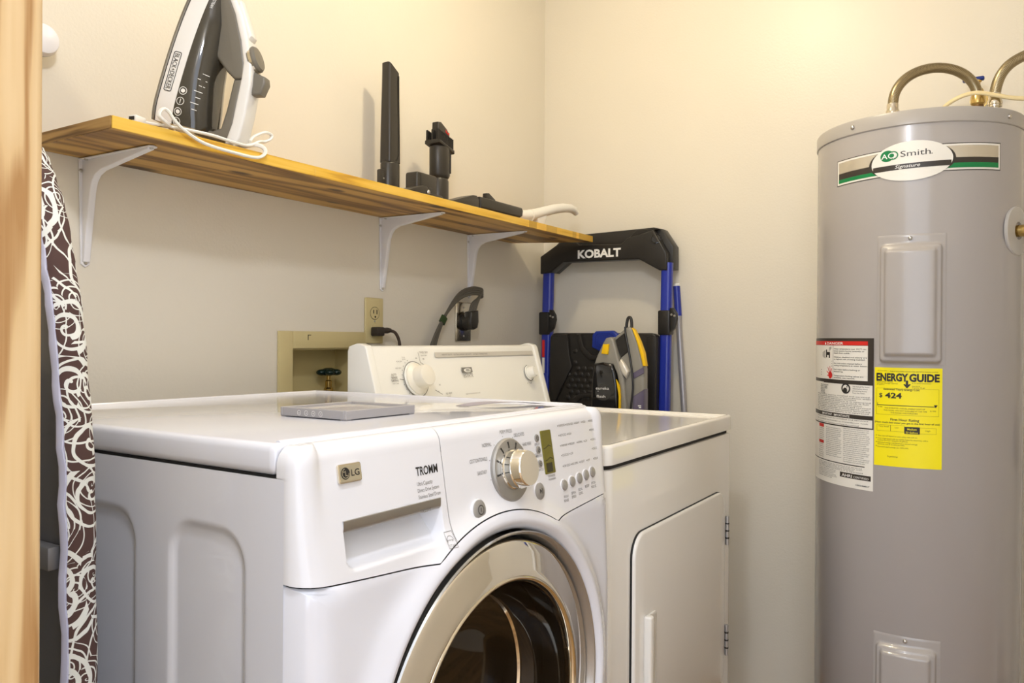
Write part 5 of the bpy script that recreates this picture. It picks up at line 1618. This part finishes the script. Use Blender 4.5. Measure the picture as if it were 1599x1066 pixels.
# --- wall dock
t = thing('charger_dock', 'small upright dark grey holder with slots beside the brush nozzle', 'holder', (-.905, -.17, SZ))
MB().box(-.043, .037, -.020, .020, 0, .070, .006, 3).build('shell', TOOL_GREY, t)
MB().box(-.0305, -.028, -.0206, -.0195, .006, .066, 0).build('groove', BLACK, t)
MB().box(.0, .016, -.0207, -.0195, .012, .036, 0).build('opening', BLACK_GLOSS, t)
MB().box(-.008, -.006, -.0206, -.0195, .012, .034, 0).build('slot', BLACK, t)
MB().box(-.008, .046, -.034, -.020, 0, .020, .005, 2).build('base_lip', TOOL_GREY, t)
# --- flat nozzle lying left of the dock
t = thing('upholstery_nozzle', 'flat dark grey nozzle lying left of the slotted holder', 'vacuum nozzle', (-.985, -.205, SZ))
MB().prism([(-.055, .004), (.012, .026), (.026, .024), (.038, .010), (.040, .001), (-.055, .0005)], -.026, .026, 'y', .004, 3).build('shell', TOOL_GREY, t)
MB().sphere((.030, -.026, .012), (.005, .003, .006), 12, 8).build('button', SCREW, t)
# --- small wedge
t = thing('wedge_nozzle', 'small dark wedge nozzle lying on the shelf in the middle', 'vacuum nozzle', (-.795, -.215, SZ))
MB().prism([(-.075, .004), (.020, .033), (.036, .034), (.046, .024), (.046, .001), (-.075, .0005)], -.022, .022, 'y', .004, 3).build('shell', TOOL_GREY, t)
MB().lathe([(.008, .0), (.009, .002), (.006, .003)], 16, axis_T((.046, 0, .019), (1, 0, 0))).build('port', BLACK, t)
# --- flat rectangular head
t = thing('floor_nozzle', 'long flat dark grey nozzle lying at the shelf front with a clip', 'vacuum nozzle', (-.640, -.205, SZ))
MB().prism([(-.095, .006), (.105, .006), (.118, .012), (.121, .028), (.115, .036), (-.095, .036)], -.028, .028, 'y', .005, 3).build('shell', TOOL_GREY, t)
MB().box(-.02, .095, -.030, .03, .0, .006, .002, 1).build('foot_plate', BLACK, t)
MB().lathe([(.0052, .0), (.0052, .0012), (.003, .001)], 14, axis_T((.1205, 0, .021), (1, 0, .1))).build('hole', BLACK, t)
MB().prism([(-.038, .033), (-.036, .056), (-.026, .058), (.006, .044), (.006, .036), (-.018, .040), (-.026, .034)], -.008, .008, 'y', .003, 2).build('clip', TOOL_GREY, t)
# --- white curved nozzle overhanging the shelf end
t = thing('white_nozzle', 'white curved nozzle lying at the right end of the shelf', 'vacuum nozzle', (-.43, -.205, SZ))
pts = [(-.115, 0, .0165), (-.06, 0, .0195), (.0, 0, .030), (.03, 0, .038), (.08, 0, .052), (.14, 0, .068), (.20, 0, .080), (.245, 0, .085), (.270, 0, .083), (.288, 0, .075)]
MB().tube(pts, [.016, .016, .0165, .016, .0155, .0150, .0145, .0140, .0125, .0095], 16, 1).build('tube', mat('nozzle_white', (.84, .82, .76), .3), t)
MB().lathe([(.0165, 0), (.018, .002), (.018, .010), (.0165, .012)], 20, axis_T((-.012, 0, .027), (1, 0, .2))).build('collar', mat('nozzle_white2', (.82, .80, .74), .3), t)
MB().prism([(.03, .002), (.062, .001), (.085, .044), (.07, .048), (.02, .034)], -.010, .012, 'y', .005, 2).build('spine', mat('nozzle_white3', (.84, .82, .76), .3), t)
MB().box(-.10, .0, -.014, .014, .0, .008, .002, 1).build('foot', mat('nozzle_white4', (.84, .82, .76), .3), t)
